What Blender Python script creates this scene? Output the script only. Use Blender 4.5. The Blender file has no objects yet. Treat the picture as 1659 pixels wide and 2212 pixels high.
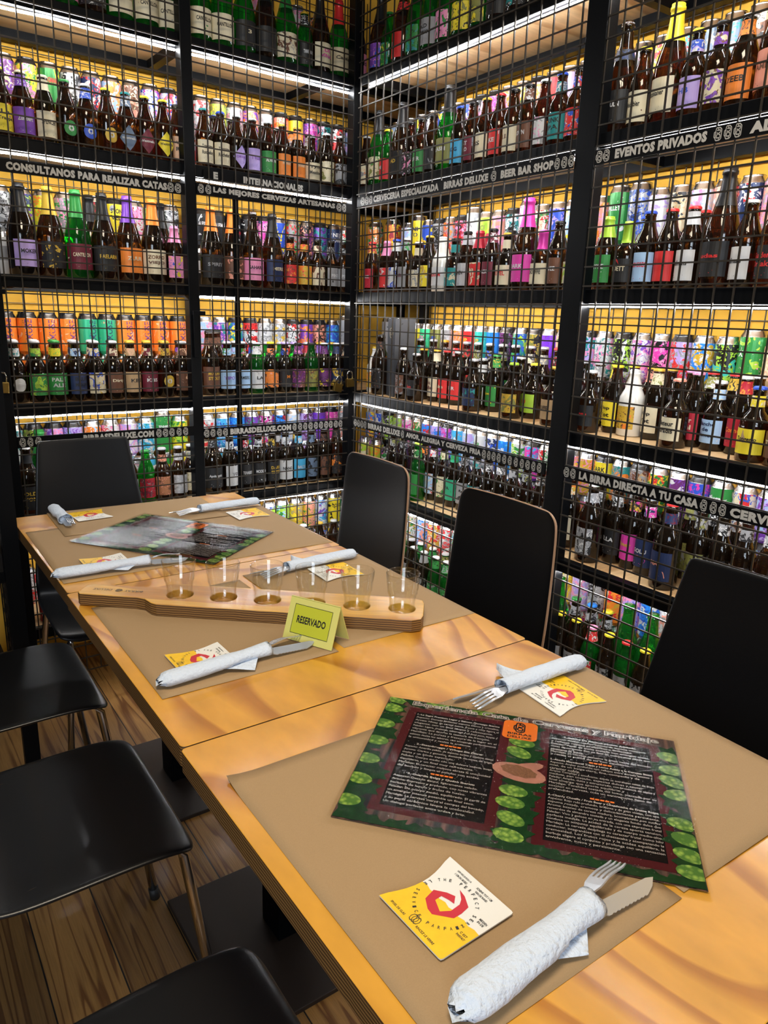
import bpy, bmesh, math, random
from mathutils import Vector, Matrix
C = bpy.context.scene
col = C.collection
rnd = random.Random(7)
R = math.radians

# ------------------------------------------------------------------ camera
cam = bpy.data.cameras.new('camera')
cam.sensor_fit = 'VERTICAL'; cam.sensor_height = 24.0; cam.lens = 1575.63 / 2212 * 24.0
cam.clip_start = 0.02
co = bpy.data.objects.new('camera', cam); col.objects.link(co)
rx = (0.82026940, -0.57111490, 0.03139877); uy = (0.12297808, 0.22970751, 0.96545888); bz = (-0.55860048, -0.78807502, 0.25865665)
co.matrix_world = Matrix(((rx[0], uy[0], bz[0], -1.63092), (rx[1], uy[1], bz[1], -2.53575), (rx[2], uy[2], bz[2], 1.32640), (0, 0, 0, 1)))
C.camera = co
# ------------------------------------------------------------------ look
C.view_settings.view_transform = 'Standard'; C.view_settings.look = 'None'
C.view_settings.gamma = 1.0; C.view_settings.use_curve_mapping = False
C.view_settings.exposure = 0.0
# ------------------------------------------------------------------ world and room light
w = bpy.data.worlds.new('room_ambient'); C.world = w; w.use_nodes = True
w.node_tree.nodes['Background'].inputs[0].default_value = (0.62, 0.70, 0.85, 1)
w.node_tree.nodes['Background'].inputs[1].default_value = 0.05
def area(name, loc, aim, sx, sy, power, color):
    l = bpy.data.lights.new(name, 'AREA'); l.shape = 'RECTANGLE'; l.size = sx; l.size_y = sy
    l.energy = power; l.color = color
    o = bpy.data.objects.new(name, l); col.objects.link(o); o.location = loc
    o.rotation_euler = (Vector(aim) - Vector(loc)).to_track_quat('-Z', 'Y').to_euler()
    return o
area('window_daylight', (-3.4, -4.6, 2.0), (-1.0, -1.6, 0.75), 1.6, 1.5, 88, (0.76, 0.87, 1.0))
area('ceiling_lamp', (-1.5, -2.1, 2.7), (-1.2, -1.7, 0.75), 0.7, 0.7, 36, (1.0, 0.86, 0.66))
LED_STRENGTH = 112.0

# ------------------------------------------------------------------ helpers
LCOS, LSIN, LOFF = math.cos(0.0370), math.sin(0.0370), 0.0650
def LP(t, d, z):      # left rack: t along its front, d behind its mesh
    return Vector((t*LCOS - (LOFF+d)*LSIN, t*LSIN + (LOFF+d)*LCOS, z))
def RP(s, d, z): return Vector((d, s, z))
def SP(s, d, z): return Vector((-1.36 - d, s, z))
FR = {'L': (LP, Vector((LCOS, LSIN, 0)), Vector((-LSIN, LCOS, 0))), 'R': (RP, Vector((0, 1, 0)), Vector((1, 0, 0))), 'S': (SP, Vector((0, 1, 0)), Vector((-1, 0, 0)))}
MATS = {}
def new_mat(name):
    m = bpy.data.materials.new(name); m.use_nodes = True
    nt = m.node_tree; b = nt.nodes['Principled BSDF']; MATS[name] = m
    return m, nt, b
def N(nt, t, **kw):
    n = nt.nodes.new(t)
    for k, v in kw.items():
        if k.startswith('i_'):
            k2 = k[2:]; n.inputs[int(k2) if k2.isdigit() else k2.replace('_', ' ')].default_value = v
        else: setattr(n, k, v)
    return n
def plain(name, c, rough=.5, metal=0, coat=0, bump=0, bscale=200, spec=.5, var=0):
    m, nt, b = new_mat(name)
    b.inputs['Base Color'].default_value = (*c, 1); b.inputs['Roughness'].default_value = rough
    b.inputs['Metallic'].default_value = metal; b.inputs['Coat Weight'].default_value = coat
    b.inputs['Coat Roughness'].default_value = .08; b.inputs['Specular IOR Level'].default_value = spec
    tc = N(nt, 'ShaderNodeTexCoord'); no = N(nt, 'ShaderNodeTexNoise', i_Scale=bscale); no.inputs['Detail'].default_value = 4
    nt.links.new(tc.outputs['Object'], no.inputs['Vector'])
    if bump:
        bp = N(nt, 'ShaderNodeBump'); bp.inputs['Strength'].default_value = bump; bp.inputs['Distance'].default_value = .003 if name == 'napkin' else .001
        nt.links.new(no.outputs['Fac'], bp.inputs['Height']); nt.links.new(bp.outputs['Normal'], b.inputs['Normal'])
    if var:
        mx = N(nt, 'ShaderNodeMix', data_type='RGBA'); mx.inputs['A'].default_value = (*[v*(1-var) for v in c], 1); mx.inputs['B'].default_value = (*[min(1, v*(1+var)) for v in c], 1)
        nt.links.new(no.outputs['Fac'], mx.inputs['Factor']); nt.links.new(mx.outputs['Result'], b.inputs['Base Color'])
    return m
def emis(name, c, s):
    m, nt, b = new_mat(name)
    b.inputs['Base Color'].default_value = (0.8, 0.8, 0.8, 1); b.inputs['Emission Color'].default_value = (*c, 1); b.inputs['Emission Strength'].default_value = s
    return m
plain('black_steel', (.0022, .0026, .0034), .42, 0, 0, .15, 120, .14)
plain('wire', (.045, .038, .030), .45, .5)
plain('chrome', (.55, .55, .56), .12, 1)
plain('steel', (.66, .70, .76), .25, .65, 0, .05, 300)
plain('brass', (.42, .29, .08), .32, 1, 0, .1, 400)
plain('rubber', (.015, .014, .013), .6)
plain('shell_black', (.0035, .0035, .004), .42, 0, 0, .12, 900, .16)
plain('shell_sheen', (.0045, .005, .0062), .34, 0, .12, .12, 900, .45)
plain('shell_edge', (.30, .17, .09), .5, 0, 0, 0)
plain('base_iron', (.035, .024, .018), .5, .3, 0, .2, 60)
plain('kraft', (.36, .235, .118), .8, 0, 0, .25, 700, .3, .09)
plain('napkin', (.62, .69, .79), .9, 0, 0, 1.0, 180, .2)
plain('white_card', (.78, .76, .70), .6)
plain('letter', (.46, .44, .40), .5)
plain('sign_black', (.003, .003, .0035), .5, 0, 0, 0, 200, .12)
plain('wall_paint', (.98, .53, .060), .7, 0, 0, .1, 30, .3, .04)
plain('dark_wall', (.012, .013, .016), .8)
plain('lime_card', (.48, .50, .035), .35, 0, .5, 0)
plain('lime_frame', (.63, .60, .17), .35, 0, .5, 0)
plain('ink_black', (.012, .012, .012), .5)
plain('ink_red', (.55, .015, .03), .5)
plain('menu_maroon', (.075, .008, .012), .6, 0, 0, 0, 200, .1)
plain('menu_black', (.005, .004, .005), .7, 0, 0, 0, 200, .05)
plain('menu_white', (.62, .56, .54), .5)
plain('menu_orange', (.85, .20, .012), .5)
plain('menu_skin', (.45, .20, .15), .5, 0, 0, 0, 60, .4, .35)
plain('menu_grain', (.22, .10, .05), .6, 0, 0, 0, 500, .4, .7)
plain('menu_leaf', (.008, .045, .012), .6, 0, 0, 0, 80, .1, .6)
emis('led', (0.95, 0.97, 1.0), LED_STRENGTH)
# wood with long figured grain; ax = axis of the grain
def wood(name, dark, light, ax='Y', sc=7.0, rings=9.0, rough=.35, coat=.3, stretch=.22, bump=.1, plank=None):
    m, nt, b = new_mat(name)
    tc = N(nt, 'ShaderNodeTexCoord'); mp = N(nt, 'ShaderNodeMapping')
    s = [1, 1, 1]; s['XYZ'.index(ax)] = stretch; mp.inputs['Scale'].default_value = s
    nt.links.new(tc.outputs['Object'], mp.inputs['Vector'])
    oi = N(nt, 'ShaderNodeObjectInfo'); ad = N(nt, 'ShaderNodeVectorMath', operation='ADD')
    ml = N(nt, 'ShaderNodeMath', operation='MULTIPLY'); ml.inputs[1].default_value = 23.0
    nt.links.new(oi.outputs['Random'], ml.inputs[0]); nt.links.new(mp.outputs[0], ad.inputs[0]); nt.links.new(ml.outputs[0], ad.inputs[1])
    vec = ad.outputs[0]
    n1 = N(nt, 'ShaderNodeTexNoise', i_Scale=sc); n1.inputs['Detail'].default_value = 1.5; n1.inputs['Roughness'].default_value = .4
    nt.links.new(vec, n1.inputs['Vector'])
    m2 = N(nt, 'ShaderNodeMath', operation='MULTIPLY'); m2.inputs[1].default_value = rings; nt.links.new(n1.outputs['Fac'], m2.inputs[0])
    fr = N(nt, 'ShaderNodeMath', operation='FRACT'); nt.links.new(m2.outputs[0], fr.inputs[0])
    n2 = N(nt, 'ShaderNodeTexNoise', i_Scale=sc*14); n2.inputs['Detail'].default_value = 3; nt.links.new(vec, n2.inputs['Vector'])
    cr = N(nt, 'ShaderNodeValToRGB'); e = cr.color_ramp
    e.elements[0].position = 0.0; e.elements[0].color = (*light, 1); e.elements[1].position = 1.0; e.elements[1].color = (*light, 1)
    q = e.elements.new(.58); q.color = (*light, 1); q = e.elements.new(.84); q.color = (*dark, 1); q = e.elements.new(.93); q.color = (*dark, 1)
    nt.links.new(fr.outputs[0], cr.inputs[0])
    mx = N(nt, 'ShaderNodeMix', data_type='RGBA', blend_type='MULTIPLY'); mx.inputs['Factor'].default_value = .35
    g = N(nt, 'ShaderNodeMapRange'); g.inputs[1].default_value = .3; g.inputs[2].default_value = .7; g.inputs[3].default_value = .55; g.inputs[4].default_value = 1.15
    nt.links.new(n2.outputs['Fac'], g.inputs[0]); nt.links.new(cr.outputs[0], mx.inputs['A']); nt.links.new(g.outputs[0], mx.inputs['B'])
    out = mx.outputs['Result']
    if plank:   # boards side by side along X with narrow dark gaps
        sx = N(nt, 'ShaderNodeSeparateXYZ'); nt.links.new(tc.outputs['Object'], sx.inputs[0])
        dv = N(nt, 'ShaderNodeMath', operation='DIVIDE'); dv.inputs[1].default_value = plank; nt.links.new(sx.outputs[0], dv.inputs[0])
        fl = N(nt, 'ShaderNodeMath', operation='FLOOR'); nt.links.new(dv.outputs[0], fl.inputs[0])
        wn = N(nt, 'ShaderNodeTexWhiteNoise', noise_dimensions='1D'); nt.links.new(fl.outputs[0], wn.inputs['W'])
        hm = N(nt, 'ShaderNodeVectorMath', operation='SCALE'); hm.inputs['Scale'].default_value = 9; nt.links.new(wn.outputs['Color'], hm.inputs[0])
        a2 = N(nt, 'ShaderNodeVectorMath', operation='ADD'); nt.links.new(vec, a2.inputs[0]); nt.links.new(hm.outputs[0], a2.inputs[1])
        nt.links.new(a2.outputs[0], n1.inputs['Vector']); nt.links.new(a2.outputs[0], n2.inputs['Vector'])
        f2 = N(nt, 'ShaderNodeMath', operation='FRACT'); nt.links.new(dv.outputs[0], f2.inputs[0])
        gp = N(nt, 'ShaderNodeMath', operation='LESS_THAN'); gp.inputs[1].default_value = .022; nt.links.new(f2.outputs[0], gp.inputs[0])
        tint = N(nt, 'ShaderNodeMapRange'); tint.inputs[3].default_value = .45; tint.inputs[4].default_value = 1.2; nt.links.new(wn.outputs['Value'], tint.inputs[0])
        m3 = N(nt, 'ShaderNodeVectorMath', operation='SCALE'); nt.links.new(out, m3.inputs[0]); nt.links.new(tint.outputs[0], m3.inputs['Scale'])
        m4 = N(nt, 'ShaderNodeMix', data_type='RGBA'); m4.inputs['B'].default_value = (.004, .003, .003, 1)
        nt.links.new(gp.outputs[0], m4.inputs['Factor']); nt.links.new(m3.outputs[0], m4.inputs['A']); out = m4.outputs['Result']
    nt.links.new(out, b.inputs['Base Color'])
    b.inputs['Roughness'].default_value = rough; b.inputs['Coat Weight'].default_value = coat; b.inputs['Coat Roughness'].default_value = .12
    bp = N(nt, 'ShaderNodeBump'); bp.inputs['Strength'].default_value = bump; bp.inputs['Distance'].default_value = .002
    nt.links.new(n2.outputs['Fac'], bp.inputs['Height']); nt.links.new(bp.outputs['Normal'], b.inputs['Normal'])
    return m
wood('table_wood', (.42, .165, .014), (.66, .32, .036), 'Y', 1.9, 24.0, .3, .3, .45, .06)
wood('paddle_wood', (.46, .20, .018), (.66, .36, .04), 'X', 9, 5, .35, .25, .12)
wood('shelf_wood', (.48, .28, .12), (.70, .48, .25), 'X', 5, 4, .55, 0, .2)
wood('floor_wood', (.17, .065, .013), (.38, .19, .05), 'Y', 26, 6, .5, .1, .045, .35, plank=.135)
def ply(name, a, bb, n=220.0):
    m, nt, b = new_mat(name)
    tc = N(nt, 'ShaderNodeTexCoord'); sx = N(nt, 'ShaderNodeSeparateXYZ'); nt.links.new(tc.outputs['Object'], sx.inputs[0])
    mu = N(nt, 'ShaderNodeMath', operation='MULTIPLY'); mu.inputs[1].default_value = n; nt.links.new(sx.outputs[2], mu.inputs[0])
    no = N(nt, 'ShaderNodeTexNoise', i_Scale=30); nt.links.new(tc.outputs['Object'], no.inputs['Vector'])
    ad = N(nt, 'ShaderNodeMath', operation='ADD'); nt.links.new(mu.outputs[0], ad.inputs[0]); nt.links.new(no.outputs['Fac'], ad.inputs[1])
    fr = N(nt, 'ShaderNodeMath', operation='FRACT'); nt.links.new(ad.outputs[0], fr.inputs[0])
    cr = N(nt, 'ShaderNodeValToRGB'); cr.color_ramp.elements[0].position = .42; cr.color_ramp.elements[0].color = (*a, 1); cr.color_ramp.elements[1].position = .6; cr.color_ramp.elements[1].color = (*bb, 1)
    nt.links.new(fr.outputs[0], cr.inputs[0]); nt.links.new(cr.outputs[0], b.inputs['Base Color']); b.inputs['Roughness'].default_value = .5
    return m
ply('ply_edge', (.075, .032, .008), (.25, .125, .035))
# menu background: dark boards running up the sheet
def menu_boards():
    m, nt, b = new_mat('menu_boards')
    tc = N(nt, 'ShaderNodeTexCoord'); mp = N(nt, 'ShaderNodeMapping'); mp.inputs['Scale'].default_value = (90, 6, 1); nt.links.new(tc.outputs['Object'], mp.inputs[0])
    no = N(nt, 'ShaderNodeTexNoise', i_Scale=1.0); no.inputs['Detail'].default_value = 5; nt.links.new(mp.outputs[0], no.inputs['Vector'])
    cr = N(nt, 'ShaderNodeValToRGB'); cr.color_ramp.elements[0].position = .42; cr.color_ramp.elements[0].color = (.006, .004, .004, 1); cr.color_ramp.elements[1].position = .62; cr.color_ramp.elements[1].color = (.16, .075, .05, 1)
    nt.links.new(no.outputs['Fac'], cr.inputs[0]); nt.links.new(cr.outputs[0], b.inputs['Base Color'])
menu_boards()
def hop():
    m, nt, b = new_mat('menu_hop')
    tc = N(nt, 'ShaderNodeTexCoord'); vo = N(nt, 'ShaderNodeTexVoronoi', i_Scale=150.0); nt.links.new(tc.outputs['Object'], vo.inputs['Vector'])
    cr = N(nt, 'ShaderNodeValToRGB'); cr.color_ramp.elements[0].position = .1; cr.color_ramp.elements[0].color = (.36, .55, .09, 1); cr.color_ramp.elements[1].position = .65; cr.color_ramp.elements[1].color = (.07, .20, .02, 1)
    nt.links.new(vo.outputs['Distance'], cr.inputs[0]); nt.links.new(cr.outputs[0], b.inputs['Base Color'])
hop()
def film():
    m = bpy.data.materials.new('laminate_film'); m.use_nodes = True; MATS['laminate_film'] = m
    nt = m.node_tree; nt.nodes.clear(); o = N(nt, 'ShaderNodeOutputMaterial')
    tr = N(nt, 'ShaderNodeBsdfTransparent'); gl = N(nt, 'ShaderNodeBsdfGlossy'); gl.inputs['Roughness'].default_value = .05; gl.inputs[0].default_value = (.34, .34, .34, 1)
    fr = N(nt, 'ShaderNodeFresnel'); fr.inputs[0].default_value = 1.38; mx = N(nt, 'ShaderNodeMixShader')
    tc = N(nt, 'ShaderNodeTexCoord'); n1 = N(nt, 'ShaderNodeTexNoise', i_Scale=240.0); n1.inputs['Detail'].default_value = 3; n2 = N(nt, 'ShaderNodeTexNoise', i_Scale=9.0)
    nt.links.new(tc.outputs['Object'], n1.inputs['Vector']); nt.links.new(tc.outputs['Object'], n2.inputs['Vector'])
    b1 = N(nt, 'ShaderNodeBump'); b1.inputs['Strength'].default_value = .5; b1.inputs['Distance'].default_value = .0005
    b2 = N(nt, 'ShaderNodeBump'); b2.inputs['Strength'].default_value = .3; b2.inputs['Distance'].default_value = .0015
    nt.links.new(n2.outputs['Fac'], b2.inputs['Height']); nt.links.new(n1.outputs['Fac'], b1.inputs['Height']); nt.links.new(b2.outputs[0], b1.inputs['Normal'])
    nt.links.new(b1.outputs[0], gl.inputs['Normal']); nt.links.new(b1.outputs[0], fr.inputs['Normal'])
    nt.links.new(fr.outputs[0], mx.inputs[0]); nt.links.new(tr.outputs[0], mx.inputs[1]); nt.links.new(gl.outputs[0], mx.inputs[2]); nt.links.new(mx.outputs[0], o.inputs[0])
film()
def tumbler_glass():
    m = bpy.data.materials.new('clear_glass'); m.use_nodes = True; MATS['clear_glass'] = m
    nt = m.node_tree; nt.nodes.clear(); o = N(nt, 'ShaderNodeOutputMaterial')
    tr = N(nt, 'ShaderNodeBsdfTransparent'); tr.inputs[0].default_value = (.985, .99, .985, 1); gl = N(nt, 'ShaderNodeBsdfGlossy'); gl.inputs['Roughness'].default_value = .03
    fr = N(nt, 'ShaderNodeFresnel'); mx = N(nt, 'ShaderNodeMixShader'); ge = N(nt, 'ShaderNodeNewGeometry'); io = N(nt, 'ShaderNodeMapRange'); io.inputs[3].default_value = 1.6; io.inputs[4].default_value = 1/1.6
    nt.links.new(ge.outputs['Backfacing'], io.inputs[0]); nt.links.new(io.outputs[0], fr.inputs[0])
    nt.links.new(fr.outputs[0], mx.inputs[0]); nt.links.new(tr.outputs[0], mx.inputs[1]); nt.links.new(gl.outputs[0], mx.inputs[2]); nt.links.new(mx.outputs[0], o.inputs[0])
tumbler_glass()
def bottle_glass(name, c, t, f):
    m, nt, b = new_mat(name); b.inputs['Base Color'].default_value = (*c, 1); b.inputs['Roughness'].default_value = .07
    b.inputs['Specular IOR Level'].default_value = .6; b.inputs['Coat Weight'].default_value = .5; b.inputs['Coat Roughness'].default_value = .02
    o = nt.nodes['Material Output']; ts = N(nt, 'ShaderNodeBsdfTransparent'); ts.inputs[0].default_value = (*t, 1)
    mx = N(nt, 'ShaderNodeMixShader'); mx.inputs[0].default_value = f
    nt.links.new(b.outputs[0], mx.inputs[1]); nt.links.new(ts.outputs[0], mx.inputs[2]); nt.links.new(mx.outputs[0], o.inputs[0])
bottle_glass('glass_brown', (.010, .006, .003), (.55, .27, .05), .34)
bottle_glass('glass_green', (.008, .09, .014), (.08, .75, .10), .6)
bottle_glass('glass_white', (.82, .80, .74), (1, 1, 1), 0)
bottle_glass('glass_dark', (.006, .007, .006), (.1, .1, .1), .05)
bottle_glass('glass_crimson', (.45, .01, .02), (1, 1, 1), 0)
# printed label / can sleeve: three colours of its own per object
def print_mat(name, rough, metal, sc):
    m, nt, b = new_mat(name)
    def at(n):
        a = N(nt, 'ShaderNodeAttribute'); a.attribute_type = 'OBJECT'; a.attribute_name = n; return a
    c1, c2, c3, pt = at('tint_one'), at('tint_two'), at('tint_three'), at('print_amount')
    tc = N(nt, 'ShaderNodeTexCoord'); oi = N(nt, 'ShaderNodeObjectInfo')
    k = N(nt, 'ShaderNodeMath', operation='MULTIPLY'); k.inputs[1].default_value = 37.0; nt.links.new(oi.outputs['Random'], k.inputs[0])
    ad = N(nt, 'ShaderNodeVectorMath', operation='ADD'); nt.links.new(tc.outputs['Object'], ad.inputs[0]); nt.links.new(k.outputs[0], ad.inputs[1])
    n1 = N(nt, 'ShaderNodeTexNoise', i_Scale=sc); n1.inputs['Detail'].default_value = 2.0; n1.inputs['Distortion'].default_value = 1.2
    n2 = N(nt, 'ShaderNodeTexNoise', i_Scale=sc*2.1); n2.inputs['Detail'].default_value = 3.0; n2.inputs['Distortion'].default_value = 2.0
    nt.links.new(ad.outputs[0], n1.inputs['Vector']); nt.links.new(ad.outputs[0], n2.inputs['Vector'])
    def gate(no, base):
        th = N(nt, 'ShaderNodeMath', operation='MULTIPLY_ADD'); th.inputs[1].default_value = -.26; th.inputs[2].default_value = base
        nt.links.new(pt.outputs['Fac'], th.inputs[0])
        g = N(nt, 'ShaderNodeMath', operation='GREATER_THAN'); nt.links.new(no.outputs['Fac'], g.inputs[0]); nt.links.new(th.outputs[0], g.inputs[1]); return g
    m1 = N(nt, 'ShaderNodeMix', data_type='RGBA'); m2 = N(nt, 'ShaderNodeMix', data_type='RGBA')
    nt.links.new(gate(n1, .78).outputs[0], m1.inputs['Factor']); nt.links.new(c1.outputs['Color'], m1.inputs['A']); nt.links.new(c2.outputs['Color'], m1.inputs['B'])
    nt.links.new(gate(n2, .82).outputs[0], m2.inputs['Factor']); nt.links.new(m1.outputs['Result'], m2.inputs['A']); nt.links.new(c3.outputs['Color'], m2.inputs['B'])
    nt.links.new(m2.outputs['Result'], b.inputs['Base Color']); b.inputs['Roughness'].default_value = rough; b.inputs['Metallic'].default_value = metal
    i, nt, b = new_mat(name + '_ink'); a = N(nt, 'ShaderNodeAttribute'); a.attribute_type = 'OBJECT'; a.attribute_name = 'tint_ink'
    nt.links.new(a.outputs['Color'], b.inputs['Base Color']); b.inputs['Roughness'].default_value = .5
print_mat('can_print', .3, .2, 27.0)
print_mat('label_print', .55, 0, 34.0)
def can_mixed():
    m, nt, b = new_mat('can_mixed'); a = N(nt, 'ShaderNodeAttribute'); a.attribute_name = 'sleeve'; nt.links.new(a.outputs['Color'], b.inputs['Base Color']); b.inputs['Roughness'].default_value = .3
can_mixed()
def tinted(name, rough, metal):
    m, nt, b = new_mat(name); a = N(nt, 'ShaderNodeAttribute'); a.attribute_type = 'OBJECT'; a.attribute_name = 'tint_one'
    nt.links.new(a.outputs['Color'], b.inputs['Base Color']); b.inputs['Roughness'].default_value = rough; b.inputs['Metallic'].default_value = metal
tinted('cap_paint', .35, .2)
plain('aluminium', (.72, .72, .74), .22, 1)
plain('lid_black', (.012, .012, .014), .25, 0, .6)

PAL = dict(black=(.012,.012,.013), white=(.66,.66,.66), gray=(.30,.30,.31), silver=(.5,.5,.52), navy=(.015,.03,.10), blue=(.03,.09,.55), azure=(.02,.22,.75), skyblue=(.06,.42,.72), lightblue=(.38,.58,.85), bluegray=(.14,.20,.30), teal=(.02,.26,.26), turq=(.05,.50,.42), jade=(.03,.38,.20), spring=(.05,.62,.28), green=(.03,.25,.05), lime=(.38,.62,.05), olive=(.24,.24,.06), yellow=(.85,.68,.03), gold=(.62,.40,.04), beige=(.52,.44,.28), cream=(.74,.66,.46), tan=(.50,.33,.17), peach=(.78,.48,.30), salmon=(.82,.33,.24), orange=(.85,.24,.03), slate=(.055,.06,.07), copper=(.45,.18,.08), amber=(.45,.20,.02), red=(.68,.03,.03), crimson=(.42,.012,.03), maroon=(.16,.012,.03), brown=(.15,.06,.03), plum=(.15,.03,.16), purple=(.20,.06,.45), violet=(.20,.04,.75), lilac=(.48,.36,.75), magenta=(.70,.05,.38), pink=(.85,.30,.52))
CNAME = dict(gray='grey', bluegray='blue-grey', turq='turquoise', spring='bright green', jade='jade green', azure='azure blue', skyblue='sky blue', lightblue='pale blue', gold='golden yellow', plum='dark plum', silver='silver')

def link(name, me, parent=None):
    o = bpy.data.objects.new(name, me); col.objects.link(o)
    if parent is not None: o.parent = parent
    return o
def tag(o, label, cat, group=None):
    o['label'] = label; o['category'] = cat
    if group: o['group'] = group
    return o
def empty(name, loc, rz=0, label=None, cat=None, group=None):
    o = bpy.data.objects.new(name, None); col.objects.link(o); o.location = loc; o.rotation_euler = (0, 0, rz); o.empty_display_size = .05
    if label: tag(o, label, cat, group)
    return o
def struct(o): o['kind'] = 'structure'; return o
def mesh(name, vs, fs, mats, mi=None, smooth=False):
    me = bpy.data.meshes.new(name); me.from_pydata([tuple(v) for v in vs], [], fs)
    for m in (mats if isinstance(mats, (list, tuple)) else [mats]): me.materials.append(MATS[m])
    if mi: me.polygons.foreach_set('material_index', mi)
    if smooth: me.polygons.foreach_set('use_smooth', [True]*len(me.polygons))
    me.update(); return me
class MB:
    def __init__(s): s.v = []; s.f = []; s.m = []
    def quad(s, a, b, c, d, m=0):
        n = len(s.v); s.v += [a, b, c, d]; s.f.append((n, n+1, n+2, n+3)); s.m.append(m)
    def poly(s, pts, m=0):
        n = len(s.v); s.v += list(pts); s.f.append(tuple(range(n, n+len(pts)))); s.m.append(m)
    def box(s, o, a, b, c, m=0):   # corner plus three edge vectors
        o, a, b, c = Vector(o), Vector(a), Vector(b), Vector(c)
        if a.cross(b).dot(c) < 0: a, b = b, a
        n = len(s.v); s.v += [o, o+a, o+a+b, o+b, o+c, o+a+c, o+a+b+c, o+b+c]
        for f in ((0, 3, 2, 1), (4, 5, 6, 7), (0, 1, 5, 4), (1, 2, 6, 5), (2, 3, 7, 6), (3, 0, 4, 7)): s.f.append(tuple(n+i for i in f)); s.m.append(m)
    def prism(s, pts, z0, z1, m=0, ms=None):   # pts counter-clockwise
        n = len(s.v); k = len(pts); s.v += [Vector((p[0], p[1], z0)) for p in pts] + [Vector((p[0], p[1], z1)) for p in pts]
        s.f.append(tuple(n+i for i in reversed(range(k)))); s.m.append(m); s.f.append(tuple(n+k+i for i in range(k))); s.m.append(m)
        for i in range(k): j = (i+1) % k; s.f.append((n+i, n+j, n+k+j, n+k+i)); s.m.append(m if ms is None else ms)
    def tube(s, path, r, seg=8, m=0):
        path = [Vector(p) for p in path]; n = len(s.v); rr = r if isinstance(r, (list, tuple)) else [r]*len(path)
        up = Vector((0, 0, 1))
        for i, p in enumerate(path):
            d = (path[min(i+1, len(path)-1)] - path[max(i-1, 0)]).normalized()
            a = d.cross(up)
            if a.length < .2: a = d.cross(Vector((0, 1, 0)))
            a.normalize(); b = d.cross(a)
            for k in range(seg): t = 2*math.pi*k/seg; s.v.append(p + (a*math.cos(t) + b*math.sin(t))*rr[i])
        for i in range(len(path)-1):
            for k in range(seg): j = (k+1) % seg; s.f.append((n+i*seg+k, n+i*seg+j, n+(i+1)*seg+j, n+(i+1)*seg+k)); s.m.append(m)
        s.f.append(tuple(n+k for k in reversed(range(seg)))); s.m.append(m)
        e = n+(len(path)-1)*seg; s.f.append(tuple(e+k for k in range(seg))); s.m.append(m)
    def lathe(s, prof, seg=24, m=0, mf=None):
        n = len(s.v)
        for r, z in prof:
            for k in range(seg): t = 2*math.pi*k/seg; s.v.append(Vector((r*math.cos(t), r*math.sin(t), z)))
        for i in range(len(prof)-1):
            for k in range(seg):
                j = (k+1) % seg; s.f.append((n+i*seg+k, n+i*seg+j, n+(i+1)*seg+j, n+(i+1)*seg+k)); s.m.append(mf(i) if mf else m)
    def build(s, name, mats, parent=None, smooth=False, bevel=0):
        me = mesh(name, s.v, s.f, mats, s.m, smooth)
        o = link(name, me, parent)
        if bevel:
            b = o.modifiers.new('bevel', 'BEVEL'); b.width = bevel; b.segments = 2; b.limit_method = 'ANGLE'
        return o
# flat lettering -> list of (verts2d, faces) scaled to unit cap height
_tc = {}
def text_geo(s, bold=.022):
    k = (s, bold)
    if k in _tc: return _tc[k]
    cu = bpy.data.curves.new('lettering', 'FONT'); cu.body = s; cu.resolution_u = 2; cu.offset = bold; cu.size = 1.0; cu.space_character = 1.10 if bold > .06 else 1.0
    o = bpy.data.objects.new('lettering', cu); col.objects.link(o)
    dg = bpy.context.evaluated_depsgraph_get(); me = bpy.data.meshes.new_from_object(o.evaluated_get(dg))
    vs = [(v.co.x, v.co.y) for v in me.vertices]; fs = [tuple(p.vertices) for p in me.polygons]
    bpy.data.objects.remove(o); bpy.data.curves.remove(cu); bpy.data.meshes.remove(me)
    if not vs: vs = [(0, 0), (.01, 0), (0, .01)]; fs = [(0, 1, 2)]
    x0 = min(v[0] for v in vs); x1 = max(v[0] for v in vs); y0 = min(v[1] for v in vs); y1 = max(v[1] for v in vs)
    _tc[k] = ([(v[0]-x0, v[1]-y0) for v in vs], fs, max(x1-x0, .01), max(y1-y0, .01)); return _tc[k]
def put_text(mb, s, fn, w, h, m, bold=.022, cx=0, cy=0, stretch=True, maxh=None):
    vs, fs, tw, th = text_geo(s, bold)
    sx = w/tw; sy = h/th
    if not stretch: sx = sy = min(sx, sy)
    n = len(mb.v)
    mb.v += [fn(cx + (x-tw/2)*sx, cy + (y-th/2)*sy) for x, y in vs]
    for f in fs: mb.f.append(tuple(n+i for i in f)); mb.m.append(m)
# the shop's little knotted-can emblem, drawn with thin strokes in a box w x h
EMB = [[(-.28, .5), (.12, .5), (.34, .34), (.34, -.38), (.16, -.5), (-.22, -.5), (-.34, -.38), (-.34, .34), (-.28, .5)], [(-.34, .22), (-.5, .16), (-.5, -.2), (-.34, -.3)], [(-.2, .3), (.2, .3), (.2, .14), (-.2, -.06), (-.2, -.3), (.2, -.3), (.2, -.1)], [(-.2, .12), (.2, -.1)], [(-.05, .5), (-.05, .3)], [(.1, -.5), (.1, -.3)]]
def put_emblem(mb, fn, w, h, m, cx=0, cy=0, t=.045):
    for st in EMB:
        for (x0, y0), (x1, y1) in zip(st, st[1:]):
            dx, dy = x1-x0, y1-y0; l = math.hypot(dx, dy) or 1; nx, ny = -dy/l*t, dx/l*t
            mb.quad(*[fn(cx+x*w, cy+y*h) for x, y in ((x0-nx, y0-ny), (x1-nx, y1-ny), (x1+nx, y1+ny), (x0+nx, y0+ny))], m)

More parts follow.
